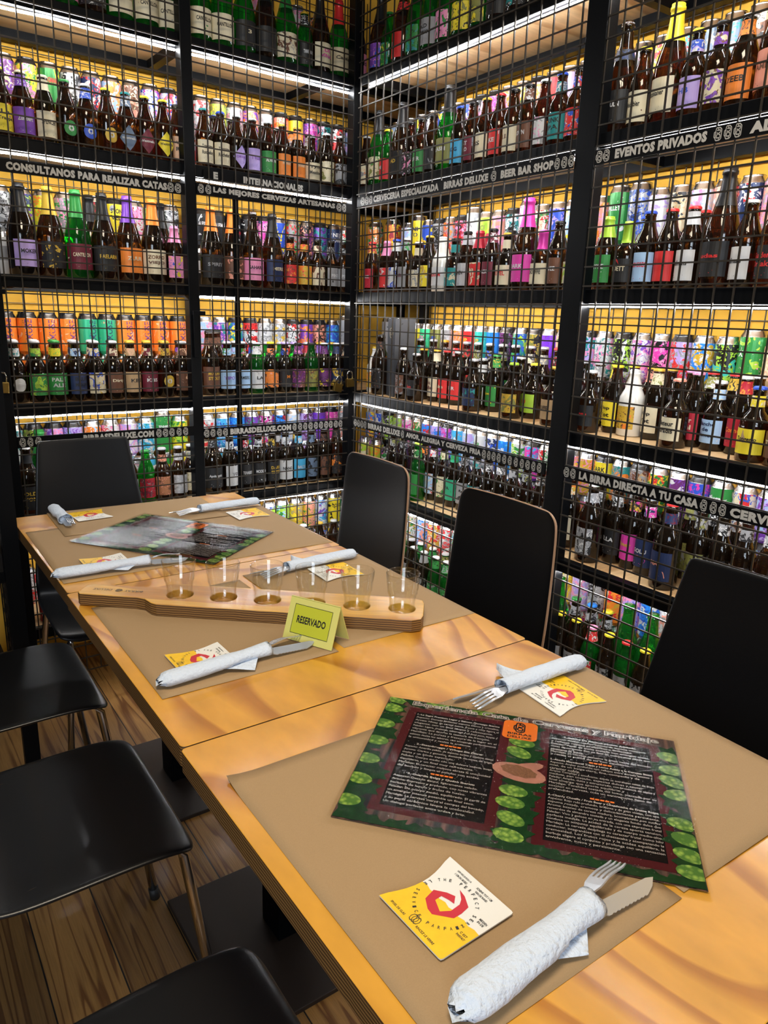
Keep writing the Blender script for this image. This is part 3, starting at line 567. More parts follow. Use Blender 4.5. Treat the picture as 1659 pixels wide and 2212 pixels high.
ITEMS = """1 1 0.087 0 -1.163 G b brown red black black 0 front -
1 1 0.087 0 -1.080 G b black cream gray black 1 front -
1 1 0.087 0 -0.997 G g pink cream gray green 2 front -
1 1 0.087 0 -0.914 G b black gray white black 3 front -
1 1 0.087 0 -0.830 G g cream gray black green 4 front CANTILLON/black
1 1 0.087 0 -0.747 G g cream black maroon green 5 front CANTILLON/black
1 1 0.111 0 -0.667 G g cream gray black green 0 middle CANTILLON/black
2 1 0.087 0 -0.564 G g cream green black green 0 front CANTILLON/black
2 1 0.087 0 -0.481 G g cream blue black green 1 front CANTILLON/black
2 1 0.087 0 -0.398 G g black gray black green 2 front 3/cream
2 1 0.087 0 -0.315 G b black black black black 3 front -
2 1 0.087 0 -0.231 G g cream brown gray green 4 front -
2 1 0.076 0 -0.159 S g black gray white gold 5 front TIMMERMANS/white
2 1 0.087 0 -0.086 G b cream pink gray black 6 front DE_VINAS/magenta
2 1 0.087 0 -0.003 G g beige gray brown red 7 front Cassis/black
2 1 0.087 0 0.080 G b pink black cream white 8 front SAIS/black
3 1 0.087 0 -0.802 G b pink gray black red 10 front -
3 1 0.087 0 -0.719 G b black teal white black 9 front -
3 1 0.087 0 -0.635 G b black gray white black 8 front G/white
3 1 0.087 0 -0.552 G g olive yellow black green 7 front -
3 1 0.087 0 -0.469 G g yellow olive black yellow 6 front -
3 1 0.087 0 -0.386 G g pink green black yellow 5 front -
3 1 0.087 0 -0.303 G g gray black white gold 4 front OLD_WOMAN/black
3 1 0.087 0 -0.219 G g green teal black yellow 3 front -
3 1 0.087 0 -0.136 G b red gray black silver 2 front RT/white
3 1 0.076 0 -0.064 S g green teal yellow green 1 front -
3 1 0.087 0 0.009 G b purple blue pink black 0 front -
1 2 0.076 0 -1.204 S b yellow purple yellow yellow 0 front La_Trappe/black
1 2 0.076 0 -1.142 S b purple purple white cream 1 front Zundert/white
1 2 0.076 0 -1.080 S b cream gray cream cream 2 front SPENCER/black
1 2 0.076 0 -1.018 S b black green white green 3 front o/green
1 2 0.076 0 -0.956 S b black blue white white 4 front o/blue
1 2 0.076 0 -0.893 S b black gold cream yellow 5 front o/gold
1 2 0.076 0 -0.831 S b black bluegray white teal 6 front Westmalle/dia
1 2 0.076 0 -0.769 S b black maroon white yellow 7 front Westmalle/dim
1 2 0.076 0 -0.707 S b black yellow cream yellow 8 front Westmalle/diy
1 2 0.101 0 -0.650 S b peach peach cream black 0 middle Trapp_Roch/black
2 2 0.076 0 -0.563 S b cream cream cream teal 0 front Trappistes_Rochefort/black
2 2 0.076 0 -0.500 S b cream cream cream blue 1 front Trappistes_Rochefort/black
2 2 0.076 0 -0.438 S b black lilac cream white 2 front ORVAL/dil
2 2 0.076 0 -0.376 S b lilac blue white white 3 front TYLER/purple
2 2 0.076 0 -0.314 S b green gray yellow white 4 front ALVINNE/white
2 2 0.076 0 -0.252 S b orange brown orange gold 5 front PANNEPOT/cream
2 2 0.076 0 -0.189 S b orange maroon white gold 6 front PANNEPOT/cream
2 2 0.080 0 -0.124 B b cream cream cream white 7 front Tynt_Meadow/black
2 2 0.076 0 -0.059 S b cream olive cream white 8 front -
2 2 0.076 0 0.003 S b gray black gray silver 9 front -
2 2 0.076 0 0.065 S b peach brown white blue 10 front -
3 2 0.076 0 -1.052 S b brown gray white black 17 front -
3 2 0.076 0 -0.990 L b red blue white black 16 front -
3 2 0.076 0 -0.927 L b teal bluegray white blue 15 front PUNK_IPA/black
3 2 0.076 0 -0.865 S b white gray pink white 14 front -
3 2 0.076 0 -0.803 S b brown black white black 13 front BROWN/white
3 2 0.076 0 -0.741 S b cream brown cream black 12 front LL/brown
3 2 0.076 0 -0.679 S b red white red red 11 front LEKE/white
3 2 0.076 0 -0.617 S b cream cream green gold 10 front SS/black
3 2 0.076 0 -0.554 S b maroon maroon cream black 9 front WEST_MALLO/white
3 2 0.076 0 -0.492 S b skyblue navy skyblue blue 8 front SKOG/navy
3 2 0.087 0 -0.419 G g olive black green black 7 front SLASH/white
3 2 0.076 0 -0.347 S b black gray black black 6 front -
3 2 0.076 0 -0.285 S b green white black black 5 front KURER/white
3 2 0.076 0 -0.222 S b black pink white black 4 front -
3 2 0.087 0 -0.150 G b black gold black black 3 front MAD/gold
3 2 0.076 0 -0.077 S g red green white yellow 2 front M/white
3 2 0.087 0 -0.004 G g cream olive green black 1 front -
3 2 0.076 0 0.068 S b cream gray orange white 0 front -
4 2 0.087 0 -1.544 G b salmon brown orange gold 6 front AMBER/brown
4 2 0.076 0 -1.471 S b orange blue brown silver 5 front ZEEB/black
4 2 0.076 0 -1.409 L b cream purple brown black 4 front -
4 2 0.076 0 -1.347 L b lilac blue white yellow 3 front HB/blue
4 2 0.087 0 -1.274 G b cream brown black yellow 2 front Franziskaner/black
4 2 0.076 0 -1.201 S b cream brown cream yellow 1 front Weissbier/black
4 2 0.087 0 -1.129 G b black green navy silver 0 front BOSTEULN/white
1 3 0.087 0 -1.173 G b lilac lilac lilac black 0 front MOKERA/black
1 3 0.087 0 -1.090 G b black gold black gold 1 front -
1 3 0.087 0 -1.007 G g maroon cream brown green 2 front CANTILLON/cream
1 3 0.087 0 -0.924 G b black orange crimson black 3 front RAELARN/gold
1 3 0.087 0 -0.841 G b orange crimson brown purple 4 front ZUUR/cream
1 3 0.087 0 -0.757 G b cream cream cream orange 5 front ZORRO_VIEJO/brown
1 3 0.076 0 -0.685 S b pink yellow blue pink 6 front -
2 3 0.087 0 -0.542 G b black crimson brown orange 0 front SPIRIT/gray
2 3 0.087 0 -0.459 G b brown salmon brown orange 1 front -
2 3 0.087 0 -0.376 G b pink black plum silver 2 front SAHARA/black
2 3 0.087 0 -0.293 G b navy navy black black 3 front MERK/cream
2 3 0.076 0 -0.220 L b red orange brown black 4 front -
2 3 0.076 0 -0.158 L b gold orange red black 5 front -
2 3 0.076 0 -0.096 L b cream brown cream black 6 front -
2 3 0.076 0 -0.033 L b gray black white black 7 front PINTA/white
2 3 0.076 0 0.029 L b gray black white black 8 front PINTA/white
3 3 0.080 0 -1.032 B b cream lime orange white 15 front -
3 3 0.076 0 -0.967 S b brown yellow cream black 14 front CUVEE/white
3 3 0.080 0 -0.902 B b cream orange gray magenta 13 front CHOUFFE/black
3 3 0.087 0 -0.826 G b magenta plum black magenta 12 front DARK/white
3 3 0.080 0 -0.750 B b cream teal cream gold 11 front DUVEL/red
3 3 0.076 0 -0.685 S b maroon crimson white black 10 front BLACK/white
3 3 0.076 0 -0.623 S b red cream red crimson 9 front -
3 3 0.076 0 -0.561 S b silver gray silver black 8 front WEIHEN/black
3 3 0.080 0 -0.496 B b teal cream teal black 7 front -
3 3 0.082 0 -0.425 W w white red white white 6 front DELIRIUM/red
3 3 0.076 0 -0.357 S b yellow gold white gold 5 front -
3 3 0.080 0 -0.288 B b cream gray cream white 4 front -
3 3 0.076 0 -0.218 S b gray maroon green white 3 front NOIR/maroon
3 3 0.076 0 -0.155 S b white blue white blue 2 front -
3 3 0.076 0 -0.093 S b red white red pink 1 front -
3 3 0.076 0 0.009 S b crimson red gold red 0 front MCCHOUFFE/white
4 3 0.076 0 -1.605 S b black black black red 7 front Gulden_Draak/red
4 3 0.076 0 -1.543 S b white salmon white white 6 front Liefmans/black
4 3 0.087 0 -1.471 G b black gold black black 5 front Judas/red
4 3 0.076 0 -1.398 S b white crimson white red 4 front Liefmans/black
4 3 0.076 0 -1.336 S b red crimson gold red 3 front Gulden_Draak/red
4 3 0.076 0 -1.273 S b lightblue yellow white blue 2 front MONGOZO/red
4 3 0.080 0 -1.208 B b black red cream lime 1 front VEDETT/cream
4 3 0.076 0 -1.143 S b green white red lime 0 front APPLE/white
1 4 0.076 0 -1.232 L b navy white teal white 0 front o/white
1 4 0.076 0 -1.169 L b green lime olive white 1 front -
1 4 0.076 0 -1.107 L b green yellow lime green 2 front PALE_ALE/white
1 4 0.076 0 -1.045 L b navy lightblue white silver 3 front BLUE_MOON/black
1 4 0.076 0 -0.983 L b cream blue gold white 4 front -
1 4 0.076 0 -0.922 L b brown cream maroon white 5 front Dirty/cream
1 4 0.076 0 -0.860 L b tan peach tan gold 6 front KBS/black
1 4 0.076 0 -0.798 L b maroon cream brown gold 7 front KBS/white
1 4 0.076 0 -0.736 L b brown gold brown gold 8 front o/gold
1 4 0.076 0 -0.672 L b brown peach brown silver 9 front -
2 4 0.083 0 -0.564 T b brown gold black black 0 front MOYLANS_STOUT/gold
2 4 0.076 0 -0.496 L b lightblue green white white 1 front TIPO/purple
2 4 0.076 0 -0.434 L b lightblue green red white 2 front BAMBERG/black
2 4 0.076 0 -0.371 S g white gray black white 3 front LA/black
2 4 0.076 0 -0.309 L b orange black salmon yellow 4 front -
2 4 0.076 0 -0.247 L b black orange blue lilac 5 front M/orange
2 4 0.076 0 -0.185 S b plum brown pink black 6 front -
2 4 0.076 0 -0.123 S g olive brown gold black 7 front -
2 4 0.076 0 -0.060 S b plum yellow black white 8 front -
2 4 0.076 0 0.002 S b navy gold black white 9 front -
2 4 0.076 0 0.064 S b amber red brown gold 10 front -
3 4 0.080 0 -0.993 B b tan brown peach gold 5 front CHOUFFE/black
3 4 0.080 0 -0.819 B b gold olive brown lime 4 front -
3 4 0.080 0 -0.626 B b navy teal black silver 3 front -
3 4 0.080 0 -0.302 B b black crimson green silver 2 front Gulden/red
3 4 0.076 0 -0.227 S b brown gray gray white 1 front -
3 4 0.118 0 -0.148 X b slate black gray silver 3 middle DE_DR/white
3 4 0.083 0 -0.061 T b black gray brown black 0 front -
3 4 0.106 0 0.010 W w gold orange white gold 0 middle -
4 4 0.080 0 -1.697 B b brown cream maroon gold 3 front TROU/cream
4 4 0.080 0 -1.628 B b yellow tan cream blue 2 front Tongerlo/black
4 4 0.080 0 -1.417 B b cream peach tan salmon 1 front Meteur_Paradis/black
4 4 0.080 0 -1.135 B b black black gray white 0 front Queen/red
1 5 0.083 0 -1.225 T b black gray black white 0 front OLD_TOM/gold
1 5 0.076 0 -0.890 S b gray black gray white 1 front -
1 5 0.076 0 -0.828 S g crimson maroon gray green 2 front -
1 5 0.076 0 -0.766 L b copper brown salmon silver 3 front -
1 5 0.076 0 -0.704 L b silver gray white silver 4 front -
1 5 0.101 0 -0.646 L b cream gray olive white 2 middle -
2 5 0.083 0 -0.562 T b black orange gray black 0 front Apokalyptic/white
2 5 0.076 0 -0.494 N b white black white white 1 front TO/black
2 5 0.076 0 -0.432 N b black crimson white silver 2 front TOVARISCH/white
2 5 0.076 0 -0.369 N b black white gray silver 3 front MODERN/white
2 5 0.076 0 -0.307 N b black gold black silver 4 front DARK_SISTER/gold
2 5 0.076 0 -0.245 N b white gray white silver 5 front NANO/black
2 5 0.076 0 -0.183 N b skyblue white skyblue silver 6 front BALTIC/white
2 5 0.076 0 -0.121 N b bluegray black bluegray silver 7 front -
2 5 0.076 0 -0.058 N b brown black brown silver 8 front -
2 5 0.083 0 0.010 T b black orange brown black 9 front -
3 5 0.076 0 -0.342 N g green cream black lime 0 front S/white
4 5 0.083 0 -1.443 T b navy salmon maroon red 1 front NA/salmon
4 5 0.083 0 -1.182 T b gray black white white 0 front -
1 6 0.082 0 -1.195 W r crimson red white red 0 front -
1 6 0.076 0 -1.128 S b black silver black white 1 front -
1 6 0.076 0 -1.065 S b lilac white gray white 2 front -
1 6 0.076 0 -1.003 S b maroon white crimson white 3 front BULL/white
2 6 0.090 0 -0.149 S b gray black brown white 0 front -
2 6 0.090 0 -0.066 S b cream brown gray gold 1 front -
2 6 0.090 0 0.008 S b silver black gray white 2 front -
3 6 0.076 0 -0.548 S g green black gray silver 3 front -
3 6 0.076 0 -0.483 S g green gray black white 2 front -
3 6 0.076 0 -0.409 S b gray black gray silver 1 front -
3 6 0.076 0 -0.342 S b black gray gray silver 0 front -
4 6 0.076 0 -1.488 S b gray black gray gold 7 front -
4 6 0.076 0 -1.426 S b gray black gray yellow 6 front -
4 6 0.076 0 -1.364 S g gray black gray red 5 front -
4 6 0.076 0 -1.302 S b gray black gray yellow 4 front -
4 6 0.076 0 -1.239 S g red green white pink 3 front -
4 6 0.076 0 -1.177 S b gray black gray yellow 2 front -
4 6 0.076 0 -1.115 S b gray black gray yellow 1 front -
4 6 0.076 0 -1.053 S g white gray black white 0 front SODA/black
2 1 0.278 0.1400 -0.236 C - pink red white - 0 upper_rear -
2 1 0.278 0.1400 -0.075 c - white pink gray - 1 upper_rear -
2 1 0.278 0.1400 0.022 c - black gray orange - 2 upper_rear -
1 2 0.278 0.1400 -1.145 c - purple plum cream - 0 upper_rear -
1 2 0.278 0.1400 -1.077 k - yellow pink green - 1 upper_rear -
1 2 0.278 0.1400 -1.010 c - green yellow red - 2 upper_rear RUGMANIA/red
1 2 0.278 0.1400 -0.943 c - gray black white - 3 upper_rear -
1 2 0.278 0.1400 -0.876 c - navy white red - 4 upper_rear -
1 2 0.278 0.1400 -0.809 c - lightblue orange salmon - 5 upper_rear -
1 2 0.278 0.1400 -0.741 c - brown salmon cream - 6 upper_rear -
1 2 0.278 0.1400 -0.674 c - white magenta blue - 7 upper_rear -
1 2 0.278 0.1400 -0.607 k - red white blue - 8 upper_rear -
2 2 0.278 0.1400 -0.484 c - white red gray - 0 upper_rear -
2 2 0.278 0.1400 -0.417 c - lime olive yellow - 1 upper_rear -
2 2 0.278 0.1400 -0.349 c - white pink gray - 2 upper_rear -
2 2 0.278 0.1400 -0.282 c - salmon purple orange - 3 upper_rear -
2 2 0.278 0.1400 -0.215 c - white red gray - 4 upper_rear -
2 2 0.278 0.1400 -0.148 k - salmon orange red - 5 upper_rear -
2 2 0.278 0.1400 -0.081 k - yellow yellow yellow - 6 upper_rear -
2 2 0.278 0.1400 -0.013 c - magenta purple pink - 7 upper_rear -
2 2 0.278 0.1400 0.054 k - teal pink black - 8 upper_rear -
2 2 0.278 0.1400 0.121 k - red white black - 9 upper_rear -
2 2 0.278 0.1400 0.188 c - bluegray lilac gray - 10 upper_rear -
2 2 0.140 0 -0.496 S b cream peach gray blue 0 middle -
2 2 0.140 0 -0.427 S b gray white gray white 1 middle -
2 2 0.140 0 -0.365 S b gray blue gray white 2 middle -
2 2 0.140 0 -0.303 S b gray white gray white 3 middle -
2 2 0.140 0 -0.240 S b orange gray gray white 4 middle -
2 2 0.140 0 -0.178 S b orange orange gray gold 5 middle -
2 2 0.140 0 -0.101 S b gray gray brown black 6 middle -
2 2 0.140 0 -0.039 S b cream green gray white 7 middle -
3 2 0.278 0.1400 -0.840 c - yellow yellow white - 15 upper_rear -
3 2 0.278 0.1400 -0.773 c - lilac lilac lilac - 14 upper_rear -
3 2 0.278 0.1400 -0.705 c - red crimson red - 13 upper_rear -
3 2 0.278 0.1400 -0.638 k - salmon pink orange - 12 upper_rear -
3 2 0.278 0.1400 -0.571 c - green gold cream - 11 upper_rear -
3 2 0.278 0.1400 -0.504 c - pink orange gray - 10 upper_rear -
3 2 0.278 0.1400 -0.437 k - magenta black pink - 9 upper_rear -
3 2 0.278 0.1400 -0.369 k - black pink gray - 8 upper_rear -
3 2 0.278 0.1400 -0.302 c - blue red white - 7 upper_rear -
3 2 0.278 0.1400 -0.235 c - lilac purple lilac - 6 upper_rear -
3 2 0.278 0.1400 -0.168 c - blue yellow navy - 5 upper_rear -
3 2 0.278 0.1400 -0.093 c - white black gray - 4 upper_rear -
3 2 0.278 0.1400 -0.020 c - yellow green red - 3 upper_rear -
3 2 0.278 0.1400 0.053 c - white red salmon - 2 upper_rear -
3 2 0.278 0.1400 0.138 c - lightblue white gray - 1 upper_rear -
3 2 0.278 0.1400 0.224 k - lime white green - 0 upper_rear -
4 2 0.278 0.1400 -1.376 c - cream brown black - 7 upper_rear -
4 2 0.278 0.1400 -1.309 c - bluegray gray teal - 6 upper_rear -
4 2 0.278 0.1400 -1.241 c - bluegray white gray - 5 upper_rear -
4 2 0.278 0.1400 -1.174 c - teal pink red - 4 upper_rear -
4 2 0.278 0.1400 -1.107 c - yellow red cream - 3 upper_rear -
4 2 0.278 0.1400 -1.040 c - gray white pink - 2 upper_rear -
4 2 0.278 0.1400 -0.973 c - maroon plum salmon - 1 upper_rear -
4 2 0.302 0.1400 -0.903 c - teal pink green - 0 upper_rear -
1 3 0.278 0.1400 -1.194 c - white gray black - 0 upper_rear -
1 3 0.278 0.1400 -1.127 c - navy purple lime - 1 upper_rear -
1 3 0.278 0.1400 -1.060 c - yellow orange lime - 2 upper_rear -
1 3 0.278 0.1400 -0.992 c - gray green pink - 3 upper_rear -
1 3 0.278 0.1400 -0.891 c - brown crimson black - 4 upper_rear -
1 3 0.278 0.1400 -0.822 k - yellow gray cream - 5 upper_rear STONE_VELV/black
1 3 0.278 0.1400 -0.753 c - white pink crimson - 6 upper_rear -
1 3 0.278 0.1400 -0.686 c - green lime white - 7 upper_rear -
1 3 0.278 0.1400 -0.619 c - gray black white - 8 upper_rear -
1 3 0.176 0 -1.162 G b brown orange black black 0 middle -
1 3 0.168 0 -0.942 G b skyblue skyblue black black 1 middle -
1 3 0.160 0 -0.701 G b black gray black black 2 middle -
2 3 0.278 0.1400 -0.499 k - black white black - 0 upper_rear ALESMITH/white
2 3 0.278 0.1400 -0.432 k - black white black - 1 upper_rear ALESMITH/white
2 3 0.278 0.1400 -0.365 k - black crimson black - 2 upper_rear ALESMITH/white
2 3 0.278 0.1400 -0.297 k - black white black - 3 upper_rear ALESMITH/white
2 3 0.278 0.1400 -0.230 k - pink magenta navy - 4 upper_rear -
2 3 0.278 0.1400 -0.163 c - blue yellow blue - 5 upper_rear -
2 3 0.278 0.1400 -0.096 c - gray green red - 6 upper_rear -
2 3 0.278 0.1400 -0.029 c - plum black salmon - 7 upper_rear -
2 3 0.278 0.1400 0.039 k - purple teal navy - 8 upper_rear -
2 3 0.278 0.1400 0.106 c - navy teal white - 9 upper_rear NITE_OWL/white
2 3 0.278 0.1400 0.173 c - white red green - 10 upper_rear -
3 3 0.278 0.1400 -0.840 c - lightblue yellow white - 15 upper_rear -
3 3 0.278 0.1400 -0.773 c - blue lilac blue - 14 upper_rear -
3 3 0.278 0.1400 -0.706 c - cream green red - 13 upper_rear -
3 3 0.278 0.1400 -0.638 C - white pink white - 12 upper_rear -
3 3 0.278 0.1400 -0.570 k - black white teal - 11 upper_rear -
3 3 0.278 0.1400 -0.502 c - salmon pink salmon - 10 upper_rear -
3 3 0.278 0.1400 -0.435 c - lime yellow lime - 9 upper_rear BACI/olive
3 3 0.278 0.1400 -0.367 C - white gray white - 8 upper_rear BACA/gray
3 3 0.278 0.1400 -0.299 k - crimson black pink - 7 upper_rear -
3 3 0.278 0.1400 -0.232 c - gray orange red - 6 upper_rear -
3 3 0.278 0.1400 -0.164 k - gray black gray - 5 upper_rear -
3 3 0.278 0.1400 -0.097 c - blue yellow blue - 4 upper_rear -
3 3 0.278 0.1400 -0.029 C - yellow gold yellow - 3 upper_rear ANI_STO/navy
3 3 0.278 0.1400 0.042 c - lightblue white lilac - 2 upper_rear -
3 3 0.278 0.1400 0.157 C - orange crimson yellow - 1 upper_rear -
3 3 0.278 0.1400 0.290 C - orange green white - 0 upper_rear -
3 3 0.150 0 -0.693 S b teal teal black black 4 middle -
3 3 0.150 0 -0.586 S b maroon crimson black crimson 3 middle -
3 3 0.150 0 -0.420 S b crimson gold gold red 2 middle -
3 3 0.150 0 -0.352 S b crimson crimson gold crimson 1 middle -
3 3 0.150 0 -0.204 S b cream green gray gold 0 middle -
4 3 0.278 0.1400 -1.487 c - salmon pink gray - 8 upper_rear -
4 3 0.278 0.1400 -1.420 c - navy red white - 7 upper_rear -
4 3 0.278 0.1400 -1.352 c - salmon crimson teal - 6 upper_rear MALA/white
4 3 0.278 0.1400 -1.285 c - white pink lightblue - 5 upper_rear -
4 3 0.278 0.1400 -1.218 c - beige black tan - 4 upper_rear -
4 3 0.278 0.1400 -1.151 c - white lilac white - 3 upper_rear -
4 3 0.278 0.1400 -1.083 C - gray navy blue - 2 upper_rear -
4 3 0.278 0.1400 -1.013 C - green white lime - 1 upper_rear VALLEY/white
4 3 0.278 0.1400 -0.945 c - salmon orange pink - 0 upper_rear -
4 3 0.150 0 -1.378 S b cream crimson cream red 2 middle -
4 3 0.150 0 -1.286 S b blue lightblue lightblue blue 1 middle -
4 3 0.150 0 -1.207 S b blue lightblue lightblue blue 0 middle -
1 4 0.278 0.1400 -1.211 k - orange tan brown - 0 upper_rear AMUSE/plum
1 4 0.278 0.1400 -1.144 k - orange peach brown - 1 upper_rear AMUSE/plum
1 4 0.278 0.1400 -1.077 k - orange peach tan - 2 upper_rear AMUSE/plum
1 4 0.278 0.1400 -1.010 k - orange peach salmon - 3 upper_rear AMUSE/plum
1 4 0.278 0.1400 -0.942 k - jade teal tan - 4 upper_rear AMUSE/navy
1 4 0.278 0.1400 -0.875 k - jade teal tan - 5 upper_rear AMUSE/navy
1 4 0.278 0.1400 -0.808 k - orange peach tan - 6 upper_rear AMUSE/plum
1 4 0.278 0.1400 -0.741 k - orange tan peach - 7 upper_rear AMUSE/plum
1 4 0.278 0.1400 -0.674 k - orange peach tan - 8 upper_rear AMUSE/plum
1 4 0.278 0.1400 -0.606 k - orange tan brown - 9 upper_rear AMUSE/plum
1 4 0.144 0 -1.222 L b green lime black white 0 middle -
1 4 0.144 0 -1.159 L b lime green black white 1 middle -
1 4 0.144 0 -1.097 L b lime yellow black green 2 middle -
1 4 0.144 0 -1.035 L b navy beige black white 3 middle -
1 4 0.144 0 -0.973 L b beige navy black white 4 middle -
1 4 0.144 0 -0.906 L b brown maroon black black 5 middle -
1 4 0.144 0 -0.843 L b orange tan black gold 6 middle -
1 4 0.144 0 -0.781 L b orange tan black gold 7 middle -
1 4 0.144 0 -0.719 L b orange tan black gold 8 middle -
1 4 0.144 0 -0.657 L b purple brown black black 9 middle -
2 4 0.278 0.1400 -0.497 c - lightblue pink white - 0 upper_rear -
2 4 0.278 0.1400 -0.430 c - purple teal pink - 1 upper_rear -
2 4 0.278 0.1400 -0.363 k - teal yellow blue - 2 upper_rear -
2 4 0.278 0.1400 -0.296 k - red white black - 3 upper_rear -
2 4 0.278 0.1400 -0.229 c - white gray white - 4 upper_rear -
2 4 0.278 0.1400 -0.161 c - gray gold white - 5 upper_rear -
2 4 0.278 0.1400 -0.094 k - white red black - 6 upper_rear -
2 4 0.278 0.1400 -0.027 k - purple orange purple - 7 upper_rear -
2 4 0.278 0.1400 0.040 k - brown salmon black - 8 upper_rear -
2 4 0.278 0.1400 0.107 c - blue skyblue blue - 9 upper_rear -
2 4 0.278 0.1400 0.176 C - gray red black - 10 upper_rear D/red
2 4 0.146 0 -0.504 T b brown gold black black 0 middle -
2 4 0.146 0 -0.428 L b lilac lightblue green white 1 middle -
2 4 0.146 0 -0.353 L b green blue brown white 2 middle -
2 4 0.146 0 -0.288 S g green green white white 3 middle -
2 4 0.146 0 -0.226 S g olive olive black white 4 middle -
2 4 0.146 0 -0.163 S g yellow gold black lilac 5 middle -
2 4 0.146 0 -0.101 S b crimson black black silver 6 middle -
2 4 0.146 0 -0.039 S b purple black gray gold 7 middle -
2 4 0.146 0 0.023 S g gray black gray gold 8 middle -
2 4 0.146 0 0.085 S b amber gray gray silver 9 middle -
3 4 0.278 0.1400 -0.850 c - peach salmon green - 15 upper_rear -
3 4 0.278 0.1400 -0.783 c - violet violet purple - 14 upper_rear -
3 4 0.278 0.1400 -0.716 k - olive black gold - 13 upper_rear -
3 4 0.278 0.1400 -0.649 c - teal lime blue - 12 upper_rear -
3 4 0.278 0.1400 -0.581 k - black plum black - 11 upper_rear -
3 4 0.278 0.1400 -0.514 c - azure azure azure - 10 upper_rear -
3 4 0.278 0.1400 -0.447 c - turq teal turq - 9 upper_rear UP/gold
3 4 0.278 0.1400 -0.380 c - red red crimson - 8 upper_rear UP/gold
3 4 0.278 0.1400 -0.313 c - orange salmon orange - 7 upper_rear -
3 4 0.278 0.1400 -0.245 c - gray silver gray - 6 upper_rear -
3 4 0.278 0.1400 -0.178 c - olive gold tan - 5 upper_rear LUP/blue
3 4 0.278 0.1400 -0.111 c - spring jade spring - 4 upper_rear UPX/pink
3 4 0.278 0.1400 -0.044 c - yellow gold yellow - 3 upper_rear UPP/blue
3 4 0.278 0.1400 0.023 k - lilac orange yellow - 2 upper_rear -
3 4 0.278 0.1400 0.092 C - blue navy gray - 1 upper_rear -
3 4 0.278 0.1400 0.161 C - gray black white - 0 upper_rear D/gold
3 4 0.209 0 -0.885 N b crimson black gray red 23 middle -
3 4 0.209 0 -0.823 N b cream gray gray white 21 middle -
3 4 0.209 0 -0.761 N b cream gray black white 19 middle -
3 4 0.209 0 -0.691 N b green blue black white 18 middle -
3 4 0.209 0 -0.629 N b olive gray black white 16 middle -
3 4 0.209 0 -0.563 N b blue black gray white 14 middle -
3 4 0.209 0 -0.501 N b gray olive black white 13 middle -
3 4 0.209 0 -0.438 N b red brown black silver 11 middle -
3 4 0.209 0 -0.376 N b white red gray silver 9 middle -
3 4 0.209 0 -0.310 N b cream gray black gold 7 middle -
3 4 0.209 0 -0.240 N b brown black gray white 5 middle -
3 4 0.209 0 -0.156 N b teal gray black silver 4 middle -
3 4 0.209 0 -0.077 N b gray white black white 2 middle -
3 4 0.209 0 -0.001 N b brown gray black gold 1 middle -
3 4 0.145 0 -0.850 B b lime red white yellow 22 middle UU/red
3 4 0.145 0 -0.785 S b yellow black white white 20 middle SVR/black
3 4 0.145 0 -0.668 S b green yellow gold green 17 middle Super/yellow
3 4 0.145 0 -0.602 B b white white white silver 15 middle Duvel/red
3 4 0.145 0 -0.468 S b red white crimson silver 12 middle SRR/white
3 4 0.145 0 -0.406 S b red orange cream red 10 middle Palm/cream
3 4 0.145 0 -0.343 S b cream gold cream gold 8 middle St_Feuillien/maroon
3 4 0.145 0 -0.263 S b yellow brown white gold 6 middle RBR/brown
4 4 0.278 0.1400 -1.554 c - tan peach cream - 9 upper_rear -
4 4 0.278 0.1400 -1.486 C - green lime pink - 8 upper_rear X/white
4 4 0.278 0.1400 -1.418 c - black turq lime - 7 upper_rear -
4 4 0.278 0.1400 -1.350 c - azure gold white - 6 upper_rear -
4 4 0.278 0.1400 -1.283 k - lilac red gray - 5 upper_rear -
4 4 0.278 0.1400 -1.216 c - magenta black pink - 4 upper_rear -
4 4 0.278 0.1400 -1.149 c - pink white purple - 3 upper_rear -
4 4 0.278 0.1400 -1.082 k - black white lime - 2 upper_rear -
4 4 0.278 0.1400 -1.014 c - white pink teal - 1 upper_rear -
4 4 0.278 0.1400 -0.947 k - pink teal lilac - 0 upper_rear -
4 4 0.209 0 -1.616 S b magenta blue black black 16 middle -
4 4 0.209 0 -1.554 S b red black white white 14 middle -
4 4 0.209 0 -1.492 S b gold olive black red 12 middle -
4 4 0.209 0 -1.430 S b olive gold white red 11 middle -
4 4 0.209 0 -1.368 S b gray black white pink 9 middle -
4 4 0.209 0 -1.305 S b salmon cream black gold 7 middle -
4 4 0.209 0 -1.243 S b salmon cream black gold 6 middle -
4 4 0.209 0 -1.181 S b yellow cream black yellow 4 middle -
4 4 0.209 0 -1.119 S b yellow pink black yellow 2 middle -
4 4 0.209 0 -1.057 S b gray black white silver 1 middle -
4 4 0.209 0 -0.994 S b gray black white silver 0 middle -
4 4 0.145 0 -1.557 S b crimson blue orange white 15 middle Corne/orange
4 4 0.145 0 -1.492 B b lightblue white cream white 13 middle Blanche_de_Namur/navy
4 4 0.145 0 -1.427 S b crimson red cream pink 10 middle Keizer_Karel/cream
4 4 0.145 0 -1.308 S b cream crimson olive gold 8 middle Hop_Zot/black
4 4 0.137 0 -1.238 W w gold orange brown white 5 middle -
4 4 0.145 0 -1.172 S b yellow cream orange yellow 3 middle Hop_Zot/black
1 5 0.278 0.1400 -1.223 c - white teal gray - 0 upper_rear -
1 5 0.278 0.1400 -1.156 k - olive black lime - 1 upper_rear -
1 5 0.278 0.1400 -1.089 k - purple pink lilac - 2 upper_rear -
1 5 0.278 0.1400 -1.022 k - lilac lightblue purple - 3 upper_rear -
1 5 0.278 0.1400 -0.955 c - lightblue orange white - 4 upper_rear -
1 5 0.278 0.1400 -0.887 c - white pink red - 5 upper_rear -
